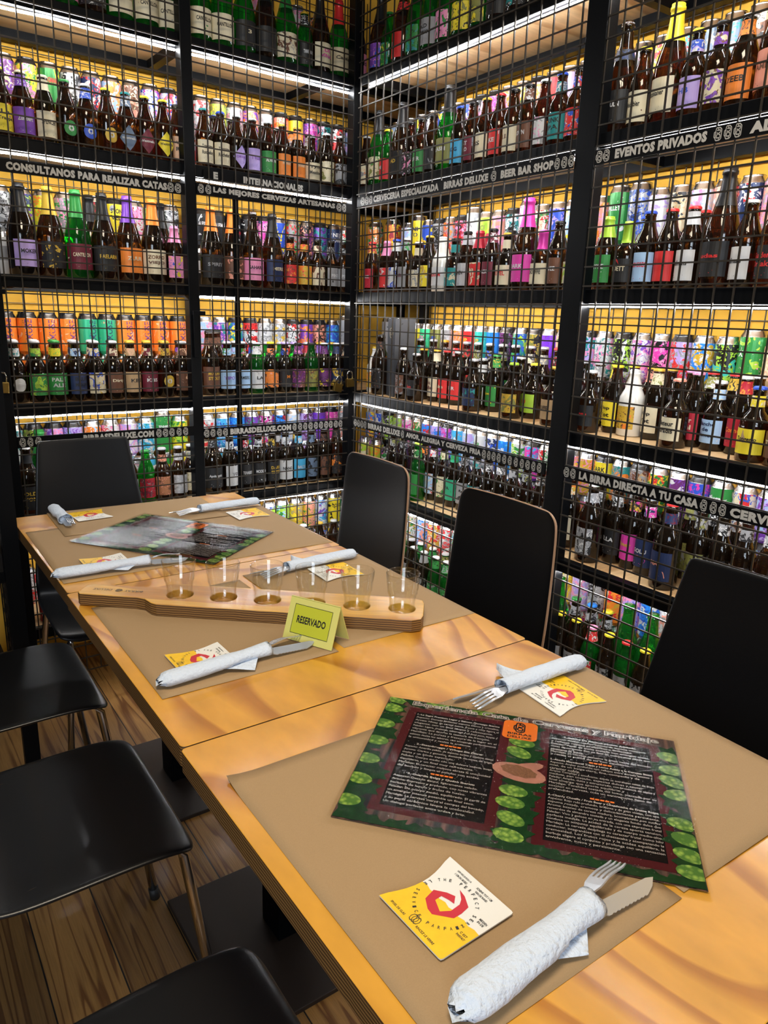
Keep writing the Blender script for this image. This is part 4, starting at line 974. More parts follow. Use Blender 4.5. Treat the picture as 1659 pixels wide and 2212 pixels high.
1 5 0.278 0.1400 -0.820 c - white lilac pink - 6 upper_rear -
1 5 0.278 0.1400 -0.753 c - skyblue white teal - 7 upper_rear -
1 5 0.278 0.1400 -0.685 C - green gold white - 8 upper_rear TORPEDO/white
1 5 0.278 0.1400 -0.617 c - yellow lime green - 9 upper_rear -
1 5 0.200 0 -1.154 G g green lime black green 0 middle -
1 5 0.200 0 -0.812 c - white gray pink - 1 middle -
2 5 0.278 0.1400 -0.499 c - white red gray - 0 upper_rear -
2 5 0.278 0.1400 -0.430 c - skyblue lightblue blue - 1 upper_rear -
2 5 0.278 0.1400 -0.363 c - azure blue skyblue - 2 upper_rear -
2 5 0.278 0.1400 -0.296 c - purple plum jade - 3 upper_rear -
2 5 0.278 0.1400 -0.229 c - magenta white black - 4 upper_rear -
2 5 0.278 0.1400 -0.161 c - azure red navy - 5 upper_rear -
2 5 0.278 0.1400 -0.094 c - white lightblue white - 6 upper_rear -
2 5 0.278 0.1400 -0.027 c - lilac plum lilac - 7 upper_rear -
2 5 0.278 0.1400 0.040 c - purple violet purple - 8 upper_rear -
2 5 0.278 0.1400 0.107 k - magenta pink magenta - 9 upper_rear -
2 5 0.278 0.1400 0.175 c - gray salmon white - 10 upper_rear -
2 5 0.152 0 -0.554 N b cream red brown black 0 middle -
2 5 0.144 0 -0.462 N b gray black gray white 1 middle -
2 5 0.144 0 -0.394 N b black gold black gold 2 middle -
2 5 0.144 0 -0.318 N b gray red black white 3 middle -
2 5 0.144 0 -0.243 N b gray black gray white 4 middle -
2 5 0.144 0 -0.153 N b black gold black gold 5 middle -
2 5 0.144 0 -0.071 N b gray gray black white 6 middle -
2 5 0.152 0 0.002 N b gray brown black white 7 middle -
3 5 0.278 0.1400 -0.817 c - white red green - 16 upper_rear -
3 5 0.278 0.1400 -0.750 k - magenta purple skyblue - 15 upper_rear -
3 5 0.278 0.1400 -0.682 c - white green lime - 14 upper_rear -
3 5 0.278 0.1400 -0.615 c - azure skyblue white - 13 upper_rear Gall/white
3 5 0.278 0.1400 -0.548 c - navy blue white - 12 upper_rear -
3 5 0.278 0.1400 -0.481 c - white green jade - 11 upper_rear WAR/green
3 5 0.278 0.1400 -0.414 c - lightblue lilac white - 10 upper_rear -
3 5 0.278 0.1400 -0.346 c - skyblue azure orange - 9 upper_rear IYA/white
3 5 0.278 0.1400 -0.279 k - purple magenta lilac - 8 upper_rear -
3 5 0.278 0.1400 -0.212 c - purple lilac azure - 7 upper_rear -
3 5 0.278 0.1400 -0.145 c - red azure red - 6 upper_rear -
3 5 0.278 0.1400 -0.078 c - cream green red - 5 upper_rear -
3 5 0.278 0.1400 -0.010 c - pink magenta white - 4 upper_rear -
3 5 0.278 0.1400 0.057 c - white lime gray - 3 upper_rear -
3 5 0.278 0.1400 0.136 k - lime black white - 2 upper_rear -
3 5 0.278 0.1400 0.203 c - blue cream white - 1 upper_rear -
3 5 0.278 0.1400 0.270 c - yellow azure orange - 0 upper_rear -
3 5 0.180 0 0.003 c - green magenta white - 4 middle -
3 5 0.180 0 0.096 C - gold lime orange - 2 middle -
3 5 0.180 0 0.178 C - cream lime gold - 0 middle -
3 5 0.209 0 -0.135 N b gray black gray silver 7 middle -
3 5 0.209 0 -0.062 N b olive black gray silver 5 middle -
3 5 0.233 0 0.039 N b gray black gray silver 3 middle -
3 5 0.233 0 0.139 N b gray black red silver 1 middle -
3 5 0.143 0 -0.918 N b gray black brown silver 19 middle -
3 5 0.143 0 -0.856 N b olive gray black silver 18 middle -
3 5 0.143 0 -0.793 N b gray black gray silver 17 middle -
3 5 0.143 0 -0.731 N b white gray black red 16 middle -
3 5 0.143 0 -0.669 N b gray black white silver 15 middle -
3 5 0.143 0 -0.607 N b teal gray black silver 14 middle -
3 5 0.143 0 -0.545 N b gray black gray silver 13 middle -
3 5 0.143 0 -0.482 N b jade green teal silver 12 middle PA/black
3 5 0.143 0 -0.420 N b cream green olive silver 11 middle -
3 5 0.143 0 -0.358 N b lightblue white red silver 10 middle -
3 5 0.143 0 -0.296 N b orange black orange silver 9 middle -
3 5 0.143 0 -0.159 N b gray black gray silver 8 middle -
3 5 0.143 0 -0.089 N b olive gray black silver 6 middle -
4 5 0.278 0.1400 -1.600 c - purple lightblue lilac - 10 upper_rear -
4 5 0.278 0.1400 -1.533 c - cream red blue - 9 upper_rear -
4 5 0.278 0.1400 -1.466 c - green white green - 8 upper_rear TOWERS/white
4 5 0.278 0.1400 -1.399 k - blue purple magenta - 7 upper_rear -
4 5 0.278 0.1400 -1.332 c - plum white purple - 6 upper_rear -
4 5 0.278 0.1400 -1.264 c - red green yellow - 5 upper_rear -
4 5 0.278 0.1400 -1.197 k - brown tan gray - 4 upper_rear -
4 5 0.278 0.1400 -1.130 c - teal orange gray - 3 upper_rear -
4 5 0.278 0.1400 -1.063 k - yellow gold salmon - 2 upper_rear DARK_FRUIT/black
4 5 0.278 0.1400 -0.996 c - gold orange pink - 1 upper_rear -
4 5 0.278 0.1400 -0.928 c - pink azure yellow - 0 upper_rear -
4 5 0.209 0 -1.561 N b gray brown white silver 16 middle -
4 5 0.209 0 -1.494 N b gray black white white 13 middle -
4 5 0.209 0 -1.422 N b olive gray black white 12 middle -
4 5 0.209 0 -1.360 N b orange gray black white 10 middle -
4 5 0.209 0 -1.297 N b gray black white white 8 middle -
4 5 0.209 0 -1.235 N b gray black white lime 6 middle -
4 5 0.209 0 -1.173 N b gray black white red 4 middle -
4 5 0.209 0 -1.111 N b olive black gray red 2 middle -
4 5 0.209 0 -0.973 N b gray black gray white 0 middle -
4 5 0.143 0 -1.683 N b black gray white white 18 middle -
4 5 0.143 0 -1.621 N b gray black gray silver 17 middle -
4 5 0.143 0 -1.559 N b black gray white silver 15 middle -
4 5 0.143 0 -1.496 N b olive gray black white 14 middle -
4 5 0.143 0 -1.410 N b black white gray white 11 middle KUN/white
4 5 0.127 0 -1.350 N b navy magenta white silver 9 middle GOLU/white
4 5 0.143 0 -1.289 N b magenta gold black silver 7 middle Riner/gold
4 5 0.143 0 -1.227 N b black gray white lime 5 middle ELLA/white
4 5 0.151 0 -1.153 N b black gray white red 3 middle ION/white
4 5 0.143 0 -1.051 N b cream gold orange white 1 middle Gall/brown
1 6 0.279 0 -1.224 c - white red gray - 0 lower_rear -
1 6 0.279 0 -1.157 c - green white green - 1 lower_rear -
1 6 0.160 0 -1.041 S b green gray white white 0 middle -
2 6 0.200 0 -0.328 c - white gray black - 0 middle -
2 6 0.200 0 -0.261 c - white gray lime - 1 middle -
2 6 0.200 0 -0.194 c - lime yellow azure - 2 middle -
2 6 0.200 0 -0.126 c - gold orange black - 3 middle -
2 6 0.200 0 -0.059 c - salmon green orange - 4 middle -
2 6 0.200 0 0.008 c - white azure pink - 5 middle -
2 6 0.200 0 0.075 c - yellow lime black - 6 middle GROSS/black
2 6 0.200 0 0.142 c - white jade gray - 7 middle -
2 6 0.200 0.1440 -0.328 c - white gray black - 0 upper_rear -
2 6 0.200 0.1440 -0.261 c - white lime blue - 1 upper_rear -
2 6 0.200 0.1440 -0.194 c - lime green lightblue - 2 upper_rear -
2 6 0.200 0.1440 -0.126 c - gold yellow gray - 3 upper_rear -
2 6 0.200 0.1440 -0.059 c - salmon gold green - 4 upper_rear -
2 6 0.200 0.1440 0.008 c - white purple skyblue - 5 upper_rear -
2 6 0.200 0.1440 0.075 c - yellow black yellow - 6 upper_rear CROSS/black
2 6 0.200 0.1440 0.142 c - jade white gray - 7 upper_rear -
3 6 0.200 0 -0.477 c - pink white lime - 10 middle -
3 6 0.200 0 -0.399 c - jade blue gold - 8 middle -
3 6 0.200 0 -0.321 c - white gold salmon - 6 middle -
3 6 0.200 0 -0.239 c - azure red yellow - 3 middle -
3 6 0.200 0 -0.161 c - white jade pink - 1 middle -
3 6 0.200 0 -0.069 c - white red azure - 0 middle -
3 6 0.200 0.1440 -0.477 c - skyblue white lime - 5 upper_rear -
3 6 0.200 0.1440 -0.399 c - red white gray - 4 upper_rear -
3 6 0.200 0.1440 -0.321 c - gold red white - 3 upper_rear -
3 6 0.200 0.1440 -0.239 c - salmon lightblue azure - 2 upper_rear -
3 6 0.200 0.1440 -0.161 c - white green gold - 1 upper_rear -
3 6 0.200 0.1440 -0.069 c - lilac purple white - 0 upper_rear -
3 6 0.137 0 -0.467 S g olive green black silver 9 middle -
3 6 0.137 0 -0.388 S g green jade black white 7 middle -
3 6 0.137 0 -0.311 S g green gray black white 5 middle -
3 6 0.137 0 -0.249 S b gray black gray silver 4 middle -
3 6 0.137 0 -0.186 S g green black gray silver 2 middle -
4 6 0.250 0 -1.382 c - white red gray - 7 lower_rear -
4 6 0.250 0 -1.314 c - white gray pink - 6 lower_rear -
4 6 0.250 0 -1.247 c - pink white red - 5 lower_rear -
4 6 0.250 0 -1.180 c - orange purple magenta - 4 lower_rear -
4 6 0.250 0 -1.112 C - white green red - 3 lower_rear -
4 6 0.250 0 -1.044 c - magenta red purple - 2 lower_rear -
4 6 0.250 0 -0.976 c - lightblue orange olive - 1 lower_rear -
4 6 0.250 0 -0.909 c - lime yellow white - 0 lower_rear -
4 6 0.250 0.1440 -1.382 c - white salmon gray - 7 upper_rear -
4 6 0.250 0.1440 -1.314 c - azure white blue - 6 upper_rear -
4 6 0.250 0.1440 -1.247 c - lilac pink blue - 5 upper_rear -
4 6 0.250 0.1440 -1.180 c - orange red gold - 4 upper_rear -
4 6 0.250 0.1655 -1.112 c - gray black silver - 3 upper_rear -
4 6 0.250 0.1440 -1.044 c - lilac pink white - 2 upper_rear -
4 6 0.250 0.1440 -0.976 c - cream gold yellow - 1 upper_rear -
4 6 0.250 0.1440 -0.909 c - skyblue white yellow - 0 upper_rear -
4 6 0.150 0 -1.389 G g green green white silver 5 middle -
4 6 0.150 0 -1.305 G g green green white silver 4 middle -
4 6 0.150 0 -1.233 N b gray black gray yellow 3 middle -
4 6 0.150 0 -1.171 N b gray black gray azure 2 middle -
4 6 0.150 0 -1.108 N b gray black gray green 1 middle -
4 6 0.150 0 -1.036 G g green green green white 0 middle -
3 5 0.278 0 -0.817 c - white red green - 16 lower_rear -
3 5 0.278 0 -0.750 k - magenta purple skyblue - 15 lower_rear -
3 5 0.278 0 -0.682 c - white green lime - 14 lower_rear -
3 5 0.278 0 -0.615 c - azure skyblue white - 13 lower_rear -
3 5 0.278 0 -0.548 c - navy blue white - 12 lower_rear -
3 5 0.278 0 -0.481 c - white green jade - 11 lower_rear -
3 5 0.278 0 -0.414 c - lightblue lilac white - 10 lower_rear -
3 5 0.278 0 -0.346 c - skyblue azure orange - 9 lower_rear -
3 5 0.278 0 -0.279 k - purple magenta lilac - 8 lower_rear -
3 5 0.278 0 -0.212 c - purple lilac azure - 7 lower_rear -
3 5 0.278 0 -0.145 c - red azure red - 6 lower_rear -
3 5 0.278 0 -0.078 c - cream green red - 5 lower_rear -
3 5 0.278 0 -0.010 c - pink magenta white - 4 lower_rear -
3 5 0.278 0 0.057 c - white lime gray - 3 lower_rear -
3 5 0.278 0 0.136 k - lime black white - 2 lower_rear -
3 5 0.278 0 0.203 c - blue cream white - 1 lower_rear -
3 5 0.278 0 0.270 c - yellow azure orange - 0 lower_rear -
4 5 0.278 0 -1.600 c - purple lightblue lilac - 10 lower_rear -
4 5 0.278 0 -1.533 c - cream red blue - 9 lower_rear -
4 5 0.278 0 -1.466 c - green white green - 8 lower_rear -
4 5 0.278 0 -1.399 k - blue purple magenta - 7 lower_rear -
4 5 0.278 0 -1.332 c - plum white purple - 6 lower_rear -
4 5 0.278 0 -1.264 c - red green yellow - 5 lower_rear -
4 5 0.278 0 -1.197 k - brown tan gray - 4 lower_rear -
4 5 0.278 0 -1.130 c - teal orange gray - 3 lower_rear -
4 5 0.278 0 -1.063 k - yellow gold salmon - 2 lower_rear -
4 5 0.278 0 -0.996 c - gold orange pink - 1 lower_rear -
4 5 0.278 0 -0.928 c - pink azure yellow - 0 lower_rear -"""
cn = lambda c: CNAME.get(c, c)
for ln in ITEMS.strip().splitlines():
    f = ln.split(); bay, sh = int(f[0]), int(f[1]); d, up, s = float(f[2]), float(f[3]), float(f[4]); kind = f[5]
    glass = {'b': 'brown', 'g': 'green', 'w': 'white', 'd': 'dark', 'r': 'crimson'}.get(f[6], 'brown'); c1, c2, c3 = f[7:10]; cap = f[10] if len(f) > 10 else '-'
    order, rown, tx = int(f[-3]), f[-2].replace('_', ' '), f[-1]
    text, ink = '', 'black'
    if tx != '-': text, ink = tx.rsplit('/', 1)
    if ink in ('dia', 'dim', 'diy', 'dil'): text = '#'+text; ink = {'dia': 'white', 'dim': 'white', 'diy': 'black', 'dil': 'purple'}[ink]; c1 = {'text': c1}.get('x', c2)
    if text == 'o': c1, ink = ink, 'white'
    key = 'L' if bay < 3 else 'R'; P, U, V = FR[key]; loc = P(s, d, SH[sh-1] + .0005 + up)
    rz = (math.atan2(LSIN, LCOS) if key == 'L' else -math.pi/2) + rnd.uniform(-.22, .22) + (0.12 if key == 'L' else -.2)
    where = '%s from left, %s row, %s shelf, %s' % (ORD[order], rown, SN[sh-1], BN[bay])
    where = where.replace('leftmost from left', 'leftmost')
    if kind in 'ckC':
        if (kind, text) not in _can: _can[(kind, text)] = can_mesh(.165 if kind == 'C' else .1435, .034 if kind == 'C' else .033, text)
        o = link('beer_can', _can[(kind, text)]); o.location = loc; o.rotation_euler = (0, 0, rz)
        setc(o, c1, c2, c3, ink if text else 'black', .55 if text else 1.0)
        l = link('can_lid', _lid[kind], o)
        lb = '%s %scan%s, %s' % (cn(c1), 'tall ' if kind == 'C' else '', ' with black lid' if kind == 'k' else '', where)
        if len(lb.split()) > 16: lb = lb.replace(' with black lid', '')
        tag(o, lb, 'beer can', 'cans on the %s shelf, %s' % (SN[sh-1], BN[bay]))
    elif kind == 'X':
        m = MB(); m.prism([(-.042, -.042), (.042, -.042), (.042, .042), (-.042, .042)], 0, .30); cf = lambda x, y: Vector((x, -.0425, .245 + y)); ring = [(math.cos(2*math.pi*i/20), math.sin(2*math.pi*i/20)) for i in range(20)]
        for i in range(20): (xa, ya), (xb, yb) = ring[i], ring[(i+1) % 20]; m.quad(cf(xa*.020, ya*.020), cf(xb*.020, yb*.020), cf(xb*.017, yb*.017), cf(xa*.017, ya*.017), 1)
        put_text(m, 'D', cf, .014, .018, 1, .04)
        o = m.build('bottle_carton', ['label_print', 'label_print_ink']); o.location = loc; o.rotation_euler = (0, 0, rz); setc(o, c1, c2, c3, 'beige', .2)
        tag(o, '%s bottle carton, %s' % (cn(c1), where), 'carton')
    else:
        root = link('beer_bottle', BODY[kind][glass]); root.location = loc; root.rotation_euler = (0, 0, rz)
        foil = kind == 'G' and cap not in ('-', 'silver', 'white') or (cap in ('pink', 'crimson', 'magenta', 'lime') and sh == 3) or (cap == 'crimson')
        q = link('foil' if foil else 'cap', (FOIL if foil else CAP)[kind], root); setc(q, cap if cap in PAL else 'silver')
        if foil and kind != 'G': pass
        l = link('label', label_mesh(kind, text), root); setc(l, c1, c2, c3, ink, .2 if text else .8)
        if kind in 'LTN' or (not foil and (hash((int(s*1000), sh)) % 5) < 2):
            n_ = link('neck_label', NLAB[kind], root); setc(n_, c2 if kind in 'LN' else c1, c1, c3)
        size = {'G': 'large ', 'B': 'stubby ', 'T': 'big '}.get(kind, ''); gl = {'brown': 'brown', 'green': 'green', 'white': 'white', 'dark': 'dark', 'crimson': 'red'}[glass]
        lb = '%s%s bottle, %s label, %s %s, %s' % (size, gl, cn(c1), cn(cap) if cap in PAL else 'silver', 'foil' if foil else 'cap', where)
        if len(lb.split()) > 16: lb = '%s%s bottle, %s label, %s' % (size, gl, cn(c1), where)
        if len(lb.split()) > 16: lb = '%s bottle, %s label, %s' % (gl, cn(c1), where)
        tag(root, lb, 'beer bottle', 'bottles on the %s shelf, %s' % (SN[sh-1], BN[bay]))
# second layer down: the cans the upper rear cans stand on, mostly hidden behind the bottles
LOW = """2 1 0.278 -0.236 c pink red white
2 1 0.278 -0.075 c white pink gray
2 1 0.278 0.022 c black gray orange
1 2 0.278 -1.145 c purple plum cream
1 2 0.278 -1.077 k yellow pink green
1 2 0.278 -1.010 c green yellow red
1 2 0.278 -0.943 c gray black white
1 2 0.278 -0.876 c navy white red
1 2 0.278 -0.809 c lightblue orange salmon
1 2 0.278 -0.741 c brown salmon cream
1 2 0.278 -0.674 c white magenta blue
1 2 0.278 -0.607 k red white blue
2 2 0.278 -0.484 c white red gray
2 2 0.278 -0.417 c lime olive yellow
2 2 0.278 -0.349 c white pink gray
2 2 0.278 -0.282 c salmon purple orange
2 2 0.278 -0.215 c white red gray
2 2 0.278 -0.148 k salmon orange red
2 2 0.278 -0.081 k yellow yellow yellow
2 2 0.278 -0.013 c magenta purple pink
2 2 0.278 0.054 k teal pink black
2 2 0.278 0.121 k red white black
2 2 0.278 0.188 c bluegray lilac gray
3 2 0.278 -0.840 c yellow yellow white
3 2 0.278 -0.773 c lilac lilac lilac
3 2 0.278 -0.705 c red crimson red
3 2 0.278 -0.638 k salmon pink orange
3 2 0.278 -0.571 c green gold cream
3 2 0.278 -0.504 c pink orange gray
3 2 0.278 -0.437 k magenta black pink
3 2 0.278 -0.369 k black pink gray
3 2 0.278 -0.302 c blue red white
3 2 0.278 -0.235 c lilac purple lilac
3 2 0.278 -0.168 c blue yellow navy
3 2 0.278 -0.093 c white black gray
3 2 0.278 -0.020 c yellow green red
3 2 0.278 0.053 c white red salmon
3 2 0.278 0.138 c lightblue white gray
3 2 0.278 0.224 k lime white green
4 2 0.278 -1.376 c cream brown black
4 2 0.278 -1.309 c bluegray gray teal
4 2 0.278 -1.241 c bluegray white gray
4 2 0.278 -1.174 c teal pink red
4 2 0.278 -1.107 c yellow red cream
4 2 0.278 -1.040 c gray white pink
4 2 0.278 -0.973 c maroon plum salmon
4 2 0.302 -0.903 c teal pink green
1 3 0.278 -1.194 c white gray black
1 3 0.278 -1.127 c navy purple lime
1 3 0.278 -1.060 c yellow orange lime
1 3 0.278 -0.992 c gray green pink
1 3 0.278 -0.891 c brown crimson black
1 3 0.278 -0.822 k yellow gray cream
1 3 0.278 -0.753 c white pink crimson
1 3 0.278 -0.686 c green lime white
1 3 0.278 -0.619 c gray black white
2 3 0.278 -0.499 k black white black
2 3 0.278 -0.432 k black white black
2 3 0.278 -0.365 k black crimson black
2 3 0.278 -0.297 k black white black
2 3 0.278 -0.230 k pink magenta navy
2 3 0.278 -0.163 c blue yellow blue
2 3 0.278 -0.096 c gray green red
2 3 0.278 -0.029 c plum black salmon
2 3 0.278 0.039 k purple teal navy
2 3 0.278 0.106 c navy teal white
2 3 0.278 0.173 c white red green
3 3 0.278 -0.840 c lightblue yellow white
3 3 0.278 -0.773 c blue lilac blue
3 3 0.278 -0.706 c cream green red
3 3 0.278 -0.638 c white pink white
3 3 0.278 -0.570 k black white teal
3 3 0.278 -0.502 c salmon pink salmon
3 3 0.278 -0.435 c lime yellow lime
3 3 0.278 -0.367 c white gray white
3 3 0.278 -0.299 k crimson black pink
3 3 0.278 -0.232 c gray orange red
3 3 0.278 -0.164 k gray black gray
3 3 0.278 -0.097 c blue yellow blue
3 3 0.278 -0.029 c yellow gold yellow
3 3 0.278 0.042 c lightblue white lilac
3 3 0.278 0.157 c orange crimson yellow
3 3 0.278 0.290 c orange green white
4 3 0.278 -1.487 c salmon pink gray
4 3 0.278 -1.420 c navy red white
4 3 0.278 -1.352 c salmon crimson teal
4 3 0.278 -1.285 c white pink lightblue
4 3 0.278 -1.218 c beige black tan
4 3 0.278 -1.151 c white lilac white
4 3 0.278 -1.083 c gray navy blue
4 3 0.278 -1.013 c green white lime
4 3 0.278 -0.945 c salmon orange pink
1 4 0.278 -1.211 k orange tan brown
1 4 0.278 -1.144 k orange peach brown
1 4 0.278 -1.077 k orange peach tan
1 4 0.278 -1.010 k orange peach salmon
1 4 0.278 -0.942 k jade teal tan
1 4 0.278 -0.875 k jade teal tan
1 4 0.278 -0.808 k orange peach tan
1 4 0.278 -0.741 k orange tan peach
1 4 0.278 -0.674 k orange peach tan
1 4 0.278 -0.606 k orange tan brown
2 4 0.278 -0.497 c lightblue pink white
2 4 0.278 -0.430 c purple teal pink
2 4 0.278 -0.363 k teal yellow blue
2 4 0.278 -0.296 k red white black
2 4 0.278 -0.229 c white gray white
2 4 0.278 -0.161 c gray gold white
2 4 0.278 -0.094 k white red black
2 4 0.278 -0.027 k purple orange purple
2 4 0.278 0.040 k brown salmon black
2 4 0.278 0.107 c blue skyblue blue
2 4 0.278 0.176 c gray red black
3 4 0.278 -0.850 c peach salmon green
3 4 0.278 -0.783 c violet violet purple
3 4 0.278 -0.716 k olive black gold
3 4 0.278 -0.649 c teal lime blue
3 4 0.278 -0.581 k black plum black
3 4 0.278 -0.514 c azure azure azure
3 4 0.278 -0.447 c turq teal turq
3 4 0.278 -0.380 c red red crimson
3 4 0.278 -0.313 c orange salmon orange
3 4 0.278 -0.245 c gray silver gray
3 4 0.278 -0.178 c olive gold tan
3 4 0.278 -0.111 c spring jade spring
3 4 0.278 -0.044 c yellow gold yellow
3 4 0.278 0.023 k lilac orange yellow
3 4 0.278 0.092 c blue navy gray
3 4 0.278 0.161 c gray black white
4 4 0.278 -1.554 c tan peach cream
4 4 0.278 -1.486 c green lime pink
4 4 0.278 -1.418 c black turq lime
4 4 0.278 -1.350 c azure gold white
4 4 0.278 -1.283 k lilac red gray
4 4 0.278 -1.216 c magenta black pink
4 4 0.278 -1.149 c pink white purple
4 4 0.278 -1.082 k black white lime
4 4 0.278 -1.014 c white pink teal
4 4 0.278 -0.947 k pink teal lilac
1 5 0.278 -1.223 c white teal gray
1 5 0.278 -1.156 k olive black lime
1 5 0.278 -1.089 k purple pink lilac
1 5 0.278 -1.022 k lilac lightblue purple
1 5 0.278 -0.955 c lightblue orange white
1 5 0.278 -0.887 c white pink red
1 5 0.278 -0.820 c white lilac pink
1 5 0.278 -0.753 c skyblue white teal
1 5 0.278 -0.685 c green gold white
1 5 0.278 -0.617 c yellow lime green
2 5 0.278 -0.499 c white red gray
2 5 0.278 -0.430 c skyblue lightblue blue
2 5 0.278 -0.363 c azure blue skyblue
2 5 0.278 -0.296 c purple plum jade
2 5 0.278 -0.229 c magenta white black
2 5 0.278 -0.161 c azure red navy
2 5 0.278 -0.094 c white lightblue white
2 5 0.278 -0.027 c lilac plum lilac
2 5 0.278 0.040 c purple violet purple
2 5 0.278 0.107 k magenta pink magenta
2 5 0.278 0.175 c gray salmon white"""
m = MB(); cols = []
for ln in LOW.strip().splitlines():
    f = ln.split(); bay, sh = int(f[0]), int(f[1]); P = FR['L' if bay < 3 else 'R'][0]; b0 = P(float(f[3]), float(f[2]), SH[sh-1] + .0005)
    H, r_ = .1435, .033; pr = [(.001, .002), (.024, 0), (.028, .004), (r_, .012), (r_, .050), (r_, .095), (r_, H-.020), (.0275, H-.004), (.0265, H), (.0245, H-.006), (.001, H-.006)]
    n0 = len(m.v); mi0 = len(m.f); m.lathe(pr, 16, 0, lambda i: 1 if i >= 6 else 0)
    for i in range(n0, len(m.v)): m.v[i] = m.v[i] + b0
    cc = [PAL[c] for c in f[5:8]]
    for i in range(len(pr)-1): cols += [cc[0] if i < 4 else (cc[1] if i == 4 else cc[0])]*16
o = m.build('stacked_cans', ['can_mixed', 'aluminium'], smooth=True); at = o.data.attributes.new('sleeve', 'FLOAT_COLOR', 'FACE')
for i, c_ in enumerate(cols): at.data[i].color = (*c_, 1)
o['kind'] = 'stuff'; tag(o, 'lower layer of cans mostly hidden behind the bottles, under the upper rear cans', 'beer cans')
# a few things on the side rack
for i, (s, sh, k, g, c) in enumerate([(-.06, 4, 'S', 'brown', 'white'), (-.15, 4, 'S', 'brown', 'red'), (-.25, 4, 'S', 'brown', 'white'), (-.07, 5, 'S', 'brown', 'white'), (-.16, 5, 'S', 'green', 'lilac'), (-.26, 5, 'S', 'brown', 'cream')]):
    o = link('beer_bottle', BODY[k][g]); o.location = SP(s, .09, SH[sh]+.0005 if sh < 5 else SH[5]+.0005); o.rotation_euler = (0, 0, math.pi/2)
    l = link('label', label_mesh(k, ''), o); setc(l, c, 'gray', 'black'); q = link('cap', CAP[k], o); setc(q, 'silver')
    tag(o, '%s bottle with %s label, %s from left on the %s shelf of the side rack' % (g, c, ORD[i % 3], SN[sh]), 'beer bottle', 'bottles behind the side mesh')

# ------------------------------------------------------------------ padlocks and latches
def padlock(loc, key, tilt, label):
    P, U, V = FR[key]; root = empty('padlock', loc, 0, label, 'padlock', 'brass padlocks on the mesh doors')
    root.rotation_euler = (0, tilt, math.atan2(U.y, U.x))
    m = MB(); m.prism([(-.019, -.007), (.019, -.007), (.019, .007), (-.019, .007)], -.034, 0); m.build('lock_body', 'brass', root, bevel=.002)
    m = MB(); m.tube([(-.012, 0, -.004), (-.012, 0, .018)] + [(-.012*math.cos(a), 0, .018+.012*math.sin(a)) for a in [math.pi*i/8 for i in range(1, 8)]] + [(.012, 0, .018), (.012, 0, -.004)], .0032, 8); m.build('shackle', 'chrome', root, smooth=True)
padlock(LP(-.052, -.022, 1.057), 'L', .22, 'brass padlock on the corner post, left and lower of the pair')
padlock(LP(.004, -.022, 1.075), 'L', -.05, 'brass padlock on the corner post, right and upper of the pair')
padlock(LP(-1.292, -.022, 1.095), 'L', .05, 'brass padlock on the left post, at the left picture edge')
def latch(loc, label):
    m = MB(); U = FR['L'][1]; m.box(loc, U*.05, FR['L'][2]*-.004, (0, 0, -.014)); m.box(Vector(loc)+U*.002, U*.022, FR['L'][2]*-.010, (0, 0, -.16)); tag(m.build('door_latch', 'black_steel', bevel=.001), label, 'latch')
latch(LP(-.665, -.008, 1.325), 'black steel latch plate on the post left of the corner')
latch(LP(-1.305, -.008, 1.37), 'black steel latch plate on the far left post')

# ------------------------------------------------------------------ tables
def rrect(x0, y0, x1, y1, r, n=4):
    pts = []
    for cx, cy, a0 in ((x1-r, y0+r, -90), (x1-r, y1-r, 0), (x0+r, y1-r, 90), (x0+r, y0+r, 180)):
        for i in range(n+1): a = R(a0 + 90*i/n); pts.append((cx+r*math.cos(a), cy+r*math.sin(a)))
    return pts
TH = -.0090
TX, TY, TW = -1.3476, -.3371, .6685
def tpt(s, t, z=0): return Vector((TX + t*math.cos(-TH) + s*math.sin(TH), TY + t*math.sin(TH)*-1 - s*math.cos(TH), z))
names = ['varnished plywood table at the far end, under the far menu sheet', 'middle varnished plywood table, under the glasses and reserved sign', 'nearest varnished plywood table, under the large menu sheet']
for i, lab in enumerate(names):
    cx, cy = -1.3476 + TW/2 + .003*i, -.3371 - .6646*(i+.5)
    root = empty('table', (cx, cy, 0), .009, lab, 'table', 'three tables pushed together')
    m = MB(); m.prism(rrect(-TW/2, -.3313, TW/2, .3313, .008), .718, .75, 0, 1); m.build('tabletop', ['table_wood', 'ply_edge'], root, bevel=.0012)
    m = MB(); m.box((-.04, -.04, .011), (.08, 0, 0), (0, .08, 0), (0, 0, .695)); m.build('column', 'black_steel', root, bevel=.003)
    m = MB(); m.box((-.2, -.205, .0), (.4, 0, 0), (0, .41, 0), (0, 0, .011)); m.build('base_plate', 'base_iron', root, bevel=.002)
    m = MB(); m.box((-.17, -.17, .706), (.34, 0, 0), (0, .34, 0), (0, 0, .0115)); m.build('top_plate', 'black_steel', root)

